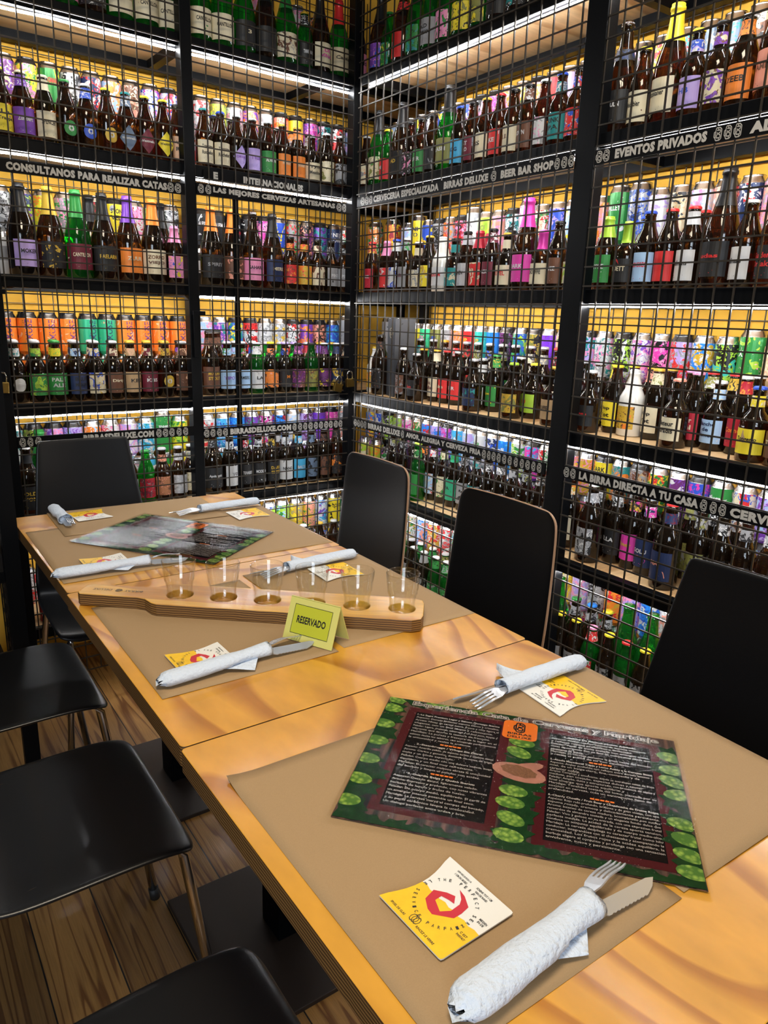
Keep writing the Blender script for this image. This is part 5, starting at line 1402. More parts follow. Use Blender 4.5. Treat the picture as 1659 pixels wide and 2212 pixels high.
# ------------------------------------------------------------------ chairs
def chair_mesh(kind):
    if kind == 'A': prof = [(.205, .418, .30), (.198, .432, .385), (.178, .445, .405), (.12, .452, .405), (.0, .449, .405), (-.08, .446, .40), (-.125, .450, .385), (-.155, .468, .37), (-.172, .50, .36), (-.184, .56, .355), (-.196, .66, .355), (-.206, .78, .345), (-.213, .88, .335), (-.2145, .905, .32), (-.215, .92, .27)]
    else: prof = [(.205, .418, .30), (.198, .432, .385), (.178, .445, .405), (.12, .452, .405), (.0, .449, .405), (-.08, .446, .40), (-.125, .450, .39), (-.15, .468, .385), (-.162, .50, .38), (-.172, .56, .365), (-.188, .66, .345), (-.208, .78, .315), (-.224, .88, .29), (-.228, .905, .283), (-.230, .918, .272)]
    ns = 14; th = .011; vs = []; n = len(prof)
    nor = []
    for i in range(n):
        a = prof[max(i-1, 0)]; b = prof[min(i+1, n-1)]; dx, dz = b[0]-a[0], b[1]-a[1]; l = math.hypot(dx, dz); nor.append((dz/l, -dx/l))
    nor = [(-x, -z) if (x < 0 and i > 8) or (i <= 8 and z < 0) else (x, z) for i, (x, z) in enumerate(nor)]
    for side in (0, 1):
        for i, (x, z, w_) in enumerate(prof):
            for j in range(ns+1):
                u = -1 + 2*j/ns; sag = .010*(1-u*u); fx = -.012*(1-u*u) if i > 8 else 0
                zz = z - (sag if 1 < i < 7 else 0) ; xx = x + fx
                q = nor[i]; vs.append(Vector((xx - q[0]*th*side, u*w_/2, zz - q[1]*th*side)))
    fs = []; mi = []; K = (ns+1)*n
    for i in range(n-1):
        for j in range(ns):
            a = i*(ns+1)+j; fs.append((a, a+ns+1, a+ns+2, a+1)); mi.append(0); fs.append((K+a, K+a+1, K+a+ns+2, K+a+ns+1)); mi.append(0)
    for i in range(n-1):
        for j, fl in ((0, 0), (ns, 1)):
            a = i*(ns+1)+j; b = a+ns+1; fs.append((a, K+a, K+b, b) if fl else (a, b, K+b, K+a)); mi.append(1)
    for i, fl in ((0, 1), (n-1, 0)):
        for j in range(ns): a = i*(ns+1)+j; b = a+1; fs.append((a, K+a, K+b, b) if not fl else (a, b, K+b, K+a)); mi.append(1)
    me = mesh('chair_shell', vs, fs, ['shell_black', 'shell_black' if kind == 'B' else 'shell_edge'], mi, True)
    bm = bmesh.new(); bm.from_mesh(me); bmesh.ops.recalc_face_normals(bm, faces=bm.faces); bm.to_mesh(me); bm.free()
    return me
SHELL = {k: chair_mesh(k) for k in 'AB'}
SHELL['C'] = SHELL['A'].copy(); SHELL['D'] = SHELL['B'].copy()
for k_ in 'CD': SHELL[k_].materials[0] = MATS['shell_sheen']; SHELL[k_].materials[1] = MATS['shell_sheen']
def leg_mesh(sx, sy):
    m = MB(); tx, ty = (.150 if sx > 0 else -.11), .165*sy; fx, fy = (.232 if sx > 0 else -.20), .205*sy
    m.tube([(0, ty*.9, .434), (tx*.85, ty*.98, .434), (tx+.02*sx, ty, .430), (tx+.032*sx, ty+.004*sy, .410), (fx, fy, .014)], .0095, 12); return mesh('leg', m.v, m.f, 'chrome', m.m, True)
def foot_mesh(sx, sy):
    m = MB(); m.tube([((.230 if sx > 0 else -.198), .2042*sy, .03), ((.234 if sx > 0 else -.202), .206*sy, .0005)], .0115, 12); return mesh('foot', m.v, m.f, 'rubber', m.m, True)
LEGS = {(a, b): (leg_mesh(a, b), foot_mesh(a, b)) for a in (1, -1) for b in (1, -1)}
def chair(x, y, rz, kind, label):
    root = empty('dining_chair', (x, y, 0), rz, label, 'chair', 'black shell chairs around the tables')
    o = link('seat_shell', SHELL[kind], root)
    sd = o.modifiers.new('smooth', 'SUBSURF'); sd.levels = 1; sd.render_levels = 2
    for k in LEGS: l = link('leg', LEGS[k][0], root); link('rubber_foot', LEGS[k][1], l)
    return root
chair(-1.46, -.745, 0, 'C', 'black shell chair on the left side, farthest of the three seats')
chair(-1.462, -1.30, 0, 'C', 'black shell chair on the left side, middle of the three seats')
chair(-1.468, -1.925, 0, 'C', 'black shell chair on the left side, nearest, at the bottom edge')
chair(-.642, -.785, math.pi, 'A', 'black chair on the right with pale edge, nearest the corner post')
chair(-.642, -1.33, math.pi, 'A', 'black chair on the right with pale edge, middle of the three backs')
chair(-.66, -1.955, math.pi, 'B', 'black chair with tapering back on the right, nearest the camera')
chair(-1.085, -.315, -math.pi/2, 'D', 'black chair with tapering back at the far end of the tables')

# ------------------------------------------------------------------ paper mats
ZT = .7502
def sheet(x0, y0, x1, y1, rot, z, label, curl=()):
    m = MB(); nx, ny = 18, 22; cx, cy = (x0+x1)/2, (y0+y1)/2; W_, H_ = abs(x1-x0), abs(y1-y0)
    vs = []
    for i in range(nx+1):
        for j in range(ny+1):
            u, v = i/nx-.5, j/ny-.5; zz = .0004*math.sin(u*7+v*5+x0*9)+.0005
            for (cu, cv, hgt, rad) in curl:
                dd = math.hypot((u-cu)*W_, (v-cv)*H_)
                if dd < rad: zz += hgt*(1-dd/rad)**2
            vs.append(Vector((u*W_, v*H_, zz)))
    fs = [(i*(ny+1)+j, (i+1)*(ny+1)+j, (i+1)*(ny+1)+j+1, i*(ny+1)+j+1) for i in range(nx) for j in range(ny)]
    o = link('paper_placemat', mesh('paper_placemat', vs, fs, 'kraft', None, True)); o.location = (cx, cy, z); o.rotation_euler = (0, 0, rot)
    s = o.modifiers.new('thickness', 'SOLIDIFY'); s.thickness = .00025; s.offset = 1
    tag(o, label, 'placemat', 'brown kraft paper placemats'); return o
sheet(-1.318, -2.207, -1.002, -1.767, .003, ZT, 'brown paper placemat left of the big menu, under the nearest coaster', [(-.5, .5, .006, .05)])
sheet(-.99, -2.205, -.674, -1.765, -.012, ZT+.0012, 'brown paper placemat on the right of the nearest table, under the menu corner')
sheet(-1.322, -1.529, -1.006, -1.108, .004, ZT, 'brown paper placemat on the left of the middle table, under the paddle')
sheet(-.989, -1.520, -.676, -1.085, .0, ZT, 'brown paper placemat on the right of the middle table, behind the glasses')
sheet(-1.340, -.945, -1.030, -.505, .003, ZT, 'brown paper placemat on the left of the far table')
sheet(-.995, -.968, -.682, -.535, .0, ZT, 'brown paper placemat on the right of the far table')
sheet(-1.26, -.60, -.81, -.342, -.02, ZT+.0014, 'brown paper placemat laid crosswise at the far table end')

# ------------------------------------------------------------------ menus
BODY_L = ["1.-La Sagra Premium Lager y Salmon Noruego Iberico|h", "Aspecto: Dorado brillante, espuma blanca y cristalina.", "Aroma: Notas de cereal suave, fresca y muy ligera al", "elegante, con un final limpio y refrescante.", "Paladar: Ligera, crujiente, sabor agil y un final seco, limpio y", "vibrante que aporta la textura de frescura.", "Maridaje: La pureza y frescura de la lager en el", "salmon realza los sabores, casi encajando perfectamente", "la untuosidad y realza la armonia.", "*", "2.-Steenbrugge / Wheat Sin Filtrar|h", "Aspecto: Amarillo palido, de aspecto turbio y espuma densa", "Aroma: Citrico y genuino, dominio de notas de trigo,", "malta y un fondo especiado.", "Paladar: Cuerpo medio con una dulzura sedosa, buen", "equilibrio y un final muy refrescante.", "Maridaje: El caracter maltoso abraza la untuosidad", "del bocado y limpia el paladar con acidez.", "*", "3.-Guardia Belga y Queso Iberico|h", "Aspecto: Dorado denso, ligeramente velado.", "Aroma: Expresivo y profundo, con notas vibrantes", "herbales de lupulo y frutas de hueso.", "Paladar: De cuerpo medio, equilibrado. El perfil de", "un amargor intenso potencia un final seco.", "Maridaje: La cerveza marca el compas del bocado,", "y su perfil carbonico limpia la untuosidad.", "Un dialogo perfecto entre orden y brio."]
BODY_R = ["4.-Balinke De Koninck y Lomo Adobado|h", "Aspecto: Ambar cobrizo intenso de espuma compacta", "y reflejos rojizos profundos y brillantes.", "Paladar: Perfil de malta tostada con amargor suave,", "notas de caramelo con un final de cuerpo muy suave que", "sostiene la boca.", "Maridaje: La cerveza envuelve la grasa noble del bocado", "y realza el punto de sal con equilibrio.", "*", "5.-Abadia Maredsous Triple y Lomo Asado a la Cerveza Stout|h", "Aspecto: Ambar profundo con reflejos entre dorado intenso y", "miel, de un beige claro, fina, compacta y de", "caracter noble.", "Aroma: Complejo y envolvente, donde se entrelazan notas de fruta", "madura, pan tostado, especias dulces y azucar", "Paladar: Amplio, dulce y estructurado, con presencia de malta y", "final amargo que aporta equilibrio y", "Maridaje: Tonalidad tostada del lomo, marcada por su", "coccion en cerveza, crea un contrapunto lleno de", "profundidad.", "*", "6.-Cherry Chouffe / Fruit Beer y Cheesecake de Frutos Rojos|h", "Aspecto: Rojo rubi profundo, brillante y de gran viveza, con una", "espuma rosada, cremosa y delicadamente persistente.", "Aroma: Intenso de cereza madura, acompanado por sutiles", "recuerdos de almendra tostada y un elegante fondo dulce que", "Paladar: Vivo y goloso en su entrada, con una expresion frutal", "perfecta medida. La acidez de la cereza aporta tension,", "conduce un conjunto equilibrado y de cuerpo medio-alto.", "Maridaje: La cerveza despliega su caracter frutal como hilo", "conductor, integrandose con el cheesecake y acompanando la", "cremosidad. Los frutos rojos y la acidez equilibra, la", "burbuja aligera el conjunto y prolonga con una sensacion", "envolvente, suave y persistente."]
def menu(x, y, ang, label):
    Wm, Hm = .426, .303
    u = Vector((math.cos(ang), math.sin(ang), 0)); v = Vector((math.sin(ang), -math.cos(ang), 0))
    root = empty('menu_sheet', Vector((x, y, .7525)) + u*Wm/2 + v*Hm/2, ang, label, 'menu', 'laminated tasting menus')
    def F(z): return lambda a, b: Vector((a*Wm - Wm/2, Hm/2 - b*Hm, z))
    m = MB(); m.box((-Wm/2+.004, -Hm/2+.004, 0), (Wm-.008, 0, 0), (0, Hm-.008, 0), (0, 0, .0004)); m.build('printed_card', 'menu_boards', root)
    f1, f2, f3 = F(.0006), F(.00075), F(.0009); m = MB()
    for a0, b0, a1, b1 in ((.095, .085, .455, .90), (.555, .085, .935, .925)): m.quad(f1(a0, b1), f1(a1, b1), f1(a1, b0), f1(a0, b0), 0)
    m.build('maroon_frame', 'menu_maroon', root); m = MB()
    for a0, b0, a1, b1 in ((.125, .12, .425, .86), (.585, .12, .905, .885)): m.quad(f2(a0, b1), f2(a1, b1), f2(a1, b0), f2(a0, b0), 0)
    m.build('text_panel', 'menu_black', root)
    m = MB()
    def blob(cx, cy, rx_, ry_, a, mi_, z, n=14, jag=0):
        f_ = F(z); pts = []
        for i in range(n):
            t = 2*math.pi*i/n; k = 1 + (jag if i % 2 else -jag); X = rx_*k*math.cos(t); Y = ry_*k*math.sin(t)
            pts.append(f_(min(.988, max(.012, cx + (X*math.cos(a) - Y*math.sin(a))/Wm)), min(.983, max(.017, cy - (X*math.sin(a) + Y*math.cos(a))/Hm))))
        m.poly(pts, mi_)
    r2 = random.Random(3); zz = .00095
    for cx, cy0, cy1, n_ in ((.035, .1, .97, 9), (.505, .10, .98, 9), (.968, .14, .95, 8)):
        for i in range(n_):
            cy = cy0 + (cy1-cy0)*i/(n_-1); zz += .000004
            blob(cx + r2.uniform(-.02, .02), cy + .02, .026, .018, r2.uniform(-1, 1), 1, zz, 14, .18)
    for i in range(16): zz += .000004; blob(.06 + .92*i/15, .965 + r2.uniform(-.01, .012), .020, .011, r2.uniform(-.5, .5), 1, zz, 12, .2)
    for i in range(6): zz += .000004; blob(.03 + .08*i, .035 + r2.uniform(-.01, .012), .020, .010, r2.uniform(-.5, .5), 1 if i % 2 else 0, zz, 12, .1)
    for cx, cys in ((.03, (.12, .27, .42, .57, .72, .87)), (.492, (.16, .245, .33, .62, .70, .80, .90)), (.965, (.17, .27, .36, .45, .64, .73, .82, .91))):
        for cy in cys: zz += .00001; blob(cx + r2.uniform(-.006, .006), cy, .0185, .0115, r2.uniform(-.5, .2), 0, zz)
    m.build('hop_print', ['menu_hop', 'menu_leaf'], root)
    m = MB(); blob(.50, .485, .036, .019, -.2, 0, .0013, 16); blob(.515, .445, .028, .010, .5, 0, .00135, 12); blob(.50, .475, .024, .0125, -.2, 1, .0014, 18, .05); m.build('hands_print', ['menu_skin', 'menu_grain'], root)
    # orange badge with the emblem
    m = MB(); ft = F(.00155); q = rrect(-.0245, -.0245, .0245, .0245, .008)
    m.poly([Vector((x_ + (.487-.5)*Wm, y_ + (.5-.145)*Hm, .0015)) for x_, y_ in q], 0)
    fe = lambda a, b: Vector((a + (.487-.5)*Wm, b + (.5-.145)*Hm, .00165))
    put_emblem(m, fe, .018, .024, 1, 0, .007, .06); put_text(m, 'BIRRAS', fe, .034, .0055, 1, .03, 0, -.0105); put_text(m, 'DELUXE', fe, .034, .0055, 1, .03, 0, -.0185); m.build('badge', ['menu_orange', 'ink_black'], root)
    m = MB(); fw = F(.0017); fp = lambda a, b: Vector((a - Wm/2, Hm/2 + b, .0017)); fp2 = lambda a, b: Vector((a - Wm/2, Hm/2 + b, .0018))
    put_text(m, 'Experiencia Cata de Cervezas y Maridaje', fp, .358, .0165, 0, .05, .52*Wm, -.053*Hm)
    put_text(m, 'Experiencia Cata de Cervezas y Maridaje', fp2, .3560, .0146, 2, -.012, .52*Wm, -.053*Hm)
    for body, a0, a1, b0, b1 in ((BODY_L, .132, .418, .135, .85), (BODY_R, .592, .900, .135, .875)):
        n_ = len(body); st = (b1-b0)/n_
        for i, t in enumerate(body):
            cy = -(b0 + st*(i+.5))*Hm
            if t == '*':
                for k in range(5): m.quad(*[fp((a0+a1)/2*Wm + (k-2)*.006 + x_, cy + y_) for x_, y_ in ((-.0025, -.0015), (.0025, -.0015), (.0025, .0015), (-.0025, .0015))], 1)
                continue
            hd = t.endswith('|h'); t = t.replace('|h', ''); w_ = min((a1-a0)*Wm, len(t)*.0026*(1.05 if hd else 1))
            put_text(m, t, fp, w_, .0050, 0, .02 if hd else .0, (a0*Wm + w_/2) if not hd else (a0+a1)/2*Wm, cy)
    m.build('lettering', ['menu_white', 'menu_orange', 'ink_black'], root)
    m = MB(); nx, ny = 30, 22
    for i in range(nx+1):
        for j in range(ny+1):
            X, Y = (i/nx-.5)*Wm, (j/ny-.5)*Hm; m.v.append(Vector((X, Y, .0024 + .0004*math.sin(X*31+Y*17) + .0004*math.sin(Y*43-X*11))))
    for i in range(nx):
        for j in range(ny): m.f.append((i*(ny+1)+j, (i+1)*(ny+1)+j, (i+1)*(ny+1)+j+1, i*(ny+1)+j+1)); m.m.append(0)
    o = m.build('laminate_film', 'laminate_film', root, smooth=True)
menu(-1.0206, -1.703, -.8588, 'large laminated tasting menu with green hops on the nearest table')
menu(-1.0190, -.4720, -.9550, 'laminated tasting menu with green hops lying on the far table')

# ------------------------------------------------------------------ beer mats (coasters)
def coaster_meshes():
    S_ = .0485; out = []
    # u right, v up, white half on top, yellow half below, left side scooped
    n = 10; left = [(-1 + .26*math.sin(math.pi*i/n)**1.0, 1 - 2*i/n) for i in range(n+1)]
    pts = [(u_*S_, v_*S_) for u_, v_ in [(-.97, 1), ] + left[1:-1] + [(-.97, -1), (.93, -1), (.985, -.985), (1, -.93), (1, .93), (.985, .985), (.93, 1)]]
    m = MB(); m.prism(pts, 0, .0013, 0); base = mesh('coaster', m.v, m.f, 'white_card', m.m)
    m = MB(); lo = [(u_*S_, v_*S_) for u_, v_ in left[n//2:-1] + [(-.97, -1), (.93, -1), (.985, -.985), (1, -.93), (1, 0)]]
    zig = [(1 - (1.75*k/12), .02*(1 if k % 2 else -1)) for k in range(1, 12)]
    m.poly([Vector((x, y, .00145)) for x, y in lo] + [Vector((a*S_, b*S_, .00145)) for a, b in zig], 0)
    yellow = mesh('yellow_print', m.v, m.f, 'coaster_yellow', m.m)
    m = MB(); P2 = lambda *q: [Vector((x*S_, y*S_, .0016)) for x, y in q]
    for q in (((-.42, .04), (-.20, .22), (-.18, -.30), (-.34, -.26)), ((-.34, -.26), (-.18, -.12), (.10, -.24), (.06, -.42), (-.1, -.40)), ((.10, -.24), (.06, -.42), (.40, -.12), (.40, .10), (.22, -.04)),
              ((.22, -.04), (.40, .10), (.36, .32), (.10, .46), (-.10, .50), (.12, .34), (.20, .22)), ((-.42, .04), (-.20, .22), (-.02, .30), (.12, .14), (-.02, .12), (-.20, .06))): m.poly(P2(*q), 0)
    n_ = 0
    def arc(text, r_, a0, a1, up):
        k = len(text)
        for i, ch in enumerate(text):
            if ch == ' ': continue
            a = a0 + (a1-a0)*i/(k-1); c, s = math.cos(a), math.sin(a)
            def fn(x, y, a=a, c=c, s=s): 
                if up: X, Y = r_*c*S_ + x*s + y*c, r_*s*S_ - x*c + y*s
                else: X, Y = r_*c*S_ - x*s - y*c, r_*s*S_ + x*c - y*s
                return Vector((X, Y, .0016))
            put_text(m, ch, fn, .0024, .0040, 1, .02)
    arc('THE PERFECT SERVE', .66, R(150), R(-20), True); arc('LE SERVICE PARFAIT', .66, R(168), R(350), False)
    fn = lambda x, y: Vector((x, y, .0016))
    for t, cx, cy, w_ in (('SCHENK TOT 1 CM', .30, .84, .022), ('VAN DE RAND', .30, .74, .017), ('SERVEZ JUSQU A', -.32, .84, .021), ('1 CM DU BORD', -.32, .74, .018), ('MIDDEN', .82, .30, .010), ('IN DE', .82, .22, .008), ('C EST', .82, -.24, .009), ('PARFAIT', .82, -.33, .011), ('SPOEL DE GLAS', -.48, -.88, .022), ('RINCEZ LE VERRE', .38, -.88, .026)):
        put_text(m, t, fn, w_, .0028, 1, .02, cx*S_, cy*S_)
    for k in range(3): 
        c0 = (-.10+.06*k, -.78); 
        for i in range(8): a, b = R(45*i), R(45*(i+1)); m.quad(*[fn((c0[0]+rr*.07*math.cos(t))*S_, (c0[1]+rr*.11*math.sin(t))*S_) for rr, t in ((1, a), (1, b), (.8, b), (.8, a))], 1)
    ink = mesh('printed_emblem', m.v, m.f, ['ink_red', 'ink_black'], m.m)
    return base, yellow, ink
plain('coaster_yellow', (.86, .52, .012), .5, 0, 0, 0, 60, .4, .18)
CM = coaster_meshes()
def coaster(x, y, rot, label, z=.7532):
    o = link('beer_coaster', CM[0]); o.location = (x, y, z); o.rotation_euler = (0, 0, rot)
    link('yellow_print', CM[1], o); link('printed_emblem', CM[2], o); tag(o, label, 'coaster', 'yellow and white beer coasters')
# rot: direction of "up" (white half): +X world needs -90 degrees
coaster(-1.216, -2.080, R(-90+2), 'yellow and white coaster on the nearest table, beside the napkin roll')
coaster(-.786, -1.850, R(90-5), 'yellow and white coaster right of the big menu')
coaster(-1.222, -1.437, R(-90+1), 'yellow and white coaster partly under the napkin roll before the reserved sign')
coaster(-1.157, -.425, R(180+4), 'yellow and white coaster at the far end, left side', .7545)
coaster(-.762, -.618, R(90+1), 'yellow and white coaster at the far end, right side')
coaster(-1.227, -.850, R(-90+1), 'yellow and white coaster at the left end of the paddle')
coaster(-.798, -1.175, R(90-2), 'yellow and white coaster seen through the glasses')

# ------------------------------------------------------------------ napkin rolls and cutlery
def napkin_mesh(L_=.185, flap=1, r0=.0145, r1=.011):
    m = MB(); n, seg = 26, 18; r2 = random.Random(5)
    for i in range(n+1):
        f = i/n; x = -L_/2 + L_*f; r = r0 + (r1-r0)*f
        if f < .05: r *= .85 + .15*f/.05
        r *= 1 - .08*math.exp(-((f-.72)/.10)**2) + .10*max(0, f-.85)/.15
        for k in range(seg):
            t = 2*math.pi*k/seg; q = 1 + .035*math.sin(2*t+f*5) + .022*math.sin(5*t-f*17) + .17*(((t/(2*math.pi)) + f*.75) % 1.0) - .06 + r2.uniform(-.012, .012); yy = r*1.22*q*math.cos(t); zz = r*.80*q*math.sin(t)
            m.v.append(Vector((x, yy, max(0, zz + r0*.82))))
    for i in range(n):
        for k in range(seg): j = (k+1) % seg; m.f.append((i*seg+k, (i+1)*seg+k, (i+1)*seg+j, i*seg+j)); m.m.append(0)
    e0 = len(m.v)
    for i, xo in ((0, .004), (n, -.012)):   # folded-in ends
        b = len(m.v)
        for k in range(seg): v = m.v[i*seg+k]; q_ = (.30 + .10*math.sin(k*2.2)) if i == 0 else .82; m.v.append(Vector((v.x + (xo if i else -.006 - .004*math.sin(k*1.7)), v.y*q_*1.5 if i == 0 else v.y*q_, (v.z-r0*.6)*q_+r0*.6)))
        for k in range(seg): j = (k+1) % seg; a, c = i*seg+k, i*seg+j; m.f.append((a, c, b+j, b+k) if i == 0 else (a, b+k, b+j, c)); m.m.append(0)
        m.f.append(tuple(b+k for k in (reversed(range(seg)) if i == 0 else range(seg)))); m.m.append(0)
    # ragged tail of tissue at the closed end and a loose corner
    b = len(m.v); tail = [(-L_/2+.004, -.010, .004), (-L_/2+.004, .010, .006), (-L_/2-.010, .008, .010), (-L_/2-.014, -.002, .005), (-L_/2-.009, -.010, .012)]
    m.v += [Vector(t) for t in tail]; m.f.append(tuple(range(b, b+5))); m.m.append(0)
    if flap:
        s = 1 if flap > 0 else -1; fl = abs(flap); b = len(m.v); N_ = 8
        A, B_, T_ = Vector((-.005, s*.008, .004)), Vector((.070, s*.008, .006)), Vector((.045, s*(.012+.05*fl), .002))
        for i in range(N_+1):
            for j in range(N_+1):
                u_, v_ = i/N_, j/N_; p = A.lerp(B_, u_).lerp(T_, v_); p.z += .004*math.sin(v_*3)*(1-v_) + (.012*v_*(1 if fl > .8 else .15))*math.sin(u_*3.1); m.v.append(p)
        for i in range(N_):
            for j in range(N_): a = b+i*(N_+1)+j; m.f.append((a, a+N_+1, a+N_+2, a+1)); m.m.append(0)
    return mesh('napkin_roll', m.v, m.f, 'napkin', m.m, True)
def fork_mesh():
    m = MB(); z = lambda x: .004*math.sin(max(0, min(1, (x-.03)/.06))*math.pi)
    for k in range(4):
        y = -.0084 + .0056*k
        for i in range(6):
            x0, x1 = .055+.0075*i, .055+.0075*(i+1); w0, w1 = .0016*(1 if i < 5 else .95), .0016*(1 if i < 5 else .4)
            a, b, c, d = Vector((x0, y-w0, z(x0))), Vector((x1, y-w1, z(x1))), Vector((x1, y+w1, z(x1))), Vector((x0, y+w0, z(x0)))
            m.quad(a, b, c, d); o = Vector((0, 0, -.0016)); m.quad(d+o, c+o, b+o, a+o); m.quad(a+o, b+o, b, a); m.quad(d, c, c+o, d+o)
    hd = [(-.09, .006), (-.085, .008), (-.03, .0045), (.02, .0035), (.035, .006), (.045, .0095), (.056, .010)]
    for (x0, w0), (x1, w1) in zip(hd, hd[1:]):
        a, b, c, d = Vector((x0, -w0, z(x0))), Vector((x1, -w1, z(x1))), Vector((x1, w1, z(x1))), Vector((x0, w0, z(x0)))
        m.quad(a, b, c, d); o = Vector((0, 0, -.002)); m.quad(d+o, c+o, b+o, a+o); m.quad(a+o, b+o, b, a); m.quad(d, c, c+o, d+o)
    return mesh('fork', m.v, m.f, 'steel', m.m)
def knife_mesh():
    pts = [(-.10, -.006), (-.02, -.005), (.02, -.0045), (.03, -.009)]
    for i in range(10): pts += [(.033+.006*i, -.0092), (.036+.006*i, -.0082)]
    pts += [(.100, -.004), (.108, .003), (.098, .0055), (.03, .006), (-.02, .005), (-.10, .006)]
    m = MB(); m.prism([(x, y) for x, y in pts], -.0009, .0009); return mesh('knife', m.v, m.f, 'steel', m.m)
NAPK = {}; FK, KN = fork_mesh(), knife_mesh()
def cutlery(x, y, ang, L_, flap, where, gz=.753, fk=(.114, .008, .12), kn=(.118, -.004, -.12), r=(.0140, .0120), inside=.5):
    k = (L_, flap, r)
    if k not in NAPK: NAPK[k] = napkin_mesh(L_, flap, *r)
    o = link('napkin_roll', NAPK[k]); o.location = (x, y, gz); o.rotation_euler = (0, 0, ang); tag(o, 'white paper napkin rolled round cutlery, ' + where, 'napkin', 'napkin rolls')
    c, s = math.cos(ang), math.sin(ang)
    for nm, me, (dx, dy, da), roll in (('fork', FK, fk, -.35), ('knife', KN, kn, .5)):
        X = L_/2 - .085 + dx - .055; q = link(nm, me); q.location = (x + X*c - dy*s, y + X*s + dy*c, gz + .0105 + (.003 if nm == 'fork' else -.001)); q.rotation_euler = (roll, .035, ang+da)
        tag(q, 'steel %s poking out of the napkin roll %s' % (nm, where), nm, nm + ('s' if nm == 'fork' else '') + ' in the napkin rolls')
cutlery(-1.190, -2.176, .075, .185, -.35, 'on the nearest table beside the coaster', r=(.0160, .0132))
cutlery(-1.212, -1.487, .08, .19, -.55, 'before the reserved sign')
cutlery(-.775, -1.796, math.pi-.02, .185, -1.0, 'above the big menu', gz=.7545)
cutlery(-1.236, -.405, math.pi*1.5+.0, .155, 0, 'at the far left table corner', gz=.7555, r=(.013, .015), fk=(.085, .003, .05), kn=(.085, -.004, .05))
cutlery(-.785, -.533, math.pi+.05, .19, 0, 'at the far right table corner', gz=.7545)
cutlery(-1.245, -.914, -.04, .20, -.2, 'behind the paddle on the left', gz=.7535)
cutlery(-.80, -1.110, math.pi+.06, .19, -1.0, 'behind the glasses on the right')

# ------------------------------------------------------------------ tasting paddle and glasses
pa = math.atan2(-.285, .343); pc = Vector((-.9985, -1.3305, 0))
pu = Vector((math.cos(pa), math.sin(pa), 0)); root = empty('tasting_paddle', pc + Vector((0, 0, .752)), pa, 'long wooden tasting paddle holding six glasses on the middle table', 'tasting paddle')
hl = [(-.425, -.020), (-.418, -.028), (-.30, -.030), (-.282, -.034), (-.262, -.052), (-.250, -.057), (.245, -.057), (.262, -.048), (.266, -.03), (.266, .03), (.262, .048), (.245, .057), (-.250, .057), (-.262, .052), (-.282, .034), (-.30, .030), (-.418, .028), (-.425, .020)]
m = MB(); m.prism(hl, 0, .024, 0, 1); o = m.build('paddle_board', ['paddle_wood', 'ply_edge'], root)
cut = MB()
GP = [(-.223 + .0892*i) for i in range(6)]
bm = bmesh.new()
for g in GP: bmesh.ops.create_cone(bm, cap_ends=True, segments=32, radius1=.0262, radius2=.0262, depth=.03, matrix=Matrix.Translation((g, 0, .024)))
cm = bpy.data.meshes.new('hole_cutter'); bm.to_mesh(cm); bm.free(); cm.materials.append(MATS['paddle_wood']); co_ = bpy.data.objects.new('hole_cutter', cm); col.objects.link(co_); co_.parent = root
md = o.modifiers.new('holes', 'BOOLEAN'); md.operation = 'DIFFERENCE'; md.object = co_
bpy.context.view_layer.update(); dg = bpy.context.evaluated_depsgraph_get(); nm_ = bpy.data.meshes.new_from_object(o.evaluated_get(dg)); o.modifiers.clear(); o.data = nm_; bpy.data.objects.remove(co_)
bv = o.modifiers.new('bevel', 'BEVEL'); bv.width = .0015; bv.segments = 2; bv.limit_method = 'ANGLE'; bv.angle_limit = R(50)
m = MB(); fn = lambda x, y: Vector((x - .350, -y, .0246)); fl = lambda x, y: Vector((-.350 - x, -y, .0246))
put_text(m, 'BIRRAS', lambda x, y: Vector((-.318 - x, -y, .0246)), .036, .009, 0, .0); put_emblem(m, lambda x, y: Vector((-.350 - x, -y, .0246)), .014, .013, 0); put_text(m, 'DELUXE', lambda x, y: Vector((-.383 - x, -y, .0246)), .038, .009, 0, .0)
m.build('burnt_lettering', 'ink_black', root)
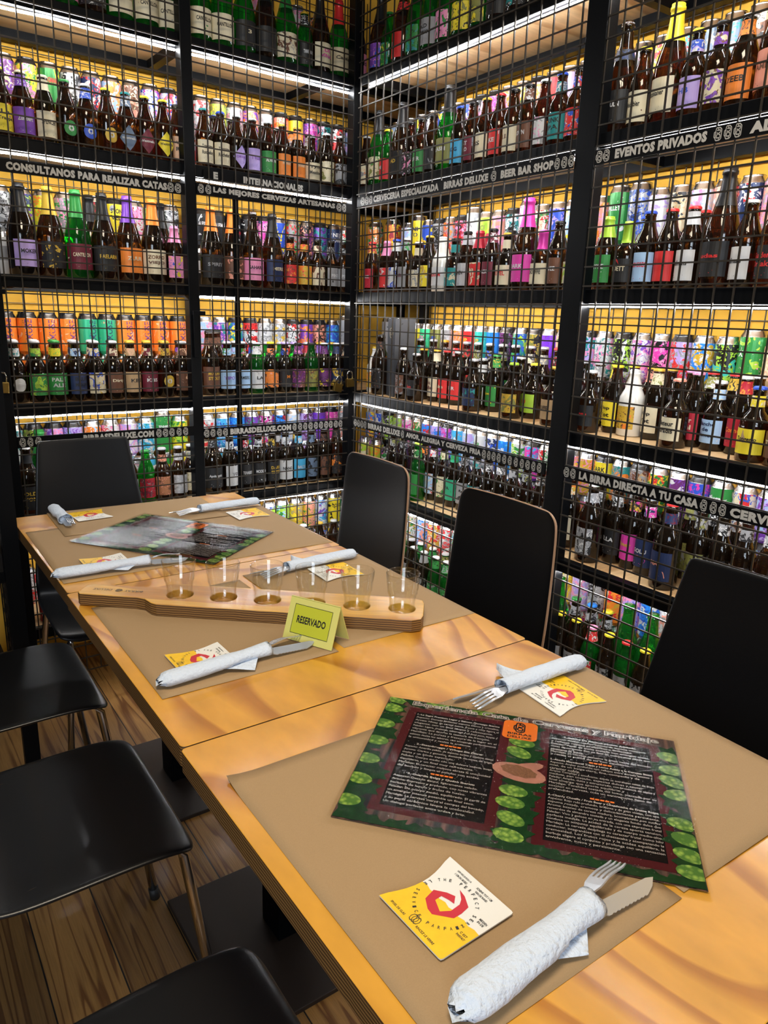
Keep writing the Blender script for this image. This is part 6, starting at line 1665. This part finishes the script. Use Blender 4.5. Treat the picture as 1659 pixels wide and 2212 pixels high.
gpz = [(.0005, .004), (.020, .004), (.0222, .007), (.0235, .030), (.0262, .044), (.0280, .048), (.0315, .086), (.0325, .0885), (.0335, .087), (.0296, .0485), (.0275, .043), (.0252, .030), (.0248, .001), (.0225, 0), (.0005, 0)]
m = MB(); m.lathe(gpz[::-1], 40); GM = mesh('tasting_glass', m.v, m.f, 'clear_glass', m.m, True)
for i, g in enumerate(GP):
    o = link('tasting_glass', GM); o.location = pc + pu*g + Vector((0, 0, .7617)); tag(o, 'empty tasting glass in the paddle, %s' % ['leftmost of six', 'second from left', 'third from left', 'third from right, behind the sign', 'second from right', 'rightmost of six'][i], 'glass', 'six tasting glasses on the paddle')

# ------------------------------------------------------------------ reserved sign
A_, B_ = Vector((-1.065, -1.429, .7535)), Vector((-1.018, -1.524, .7535)); dirx = (B_-A_).normalized(); W_ = .106; per = Vector((-dirx.y, dirx.x, 0))
root = empty('reserved_sign', (A_+B_)/2 + per*.030, math.atan2(dirx.y, dirx.x), 'small yellow-green tent card reading RESERVADO on the middle table', 'table sign')
hT = .073
def pan(sg, nm):
    sl = math.hypot(.030, hT); o0 = Vector((0, -.030*sg, 0)); tp = Vector((0, 0, hT)); du = (tp-o0).normalized(); nn = Vector((0, -hT*sg, .030)).normalized()*-1
    nout = Vector((0, -sg*hT, .03)).normalized()
    m = MB(); m.box(Vector((-W_/2, 0, 0))+o0, (W_, 0, 0), du*sl, nout*-.0016); q = m.build(nm, 'lime_frame', root)
    f = lambda x, y, e=.0003: o0 + Vector((x*sg, 0, 0)) + du*(sl/2 + y) + nout*e
    m = MB(); m.quad(*[f(x, y) for x, y in ((-.040, -.026), (.040, -.026), (.040, .026), (-.040, .026))], 0)
    for a, b, c, d in ((-.0405, -.0265, .0405, -.0257), (-.0405, .0257, .0405, .0265), (-.0405, -.0265, -.0397, .0265), (.0397, -.0265, .0405, .0265)): m.quad(*[f(x, y, .0006) for x, y in ((a, b), (c, b), (c, d), (a, d))], 1)
    put_text(m, 'RESERVADO', lambda x, y: f(x, y, .0006), .062, .0135, 1, .03); m.build('printed_face', ['lime_card', 'ink_black'], q)
pan(1, 'front_panel'); pan(-1, 'rear_panel')
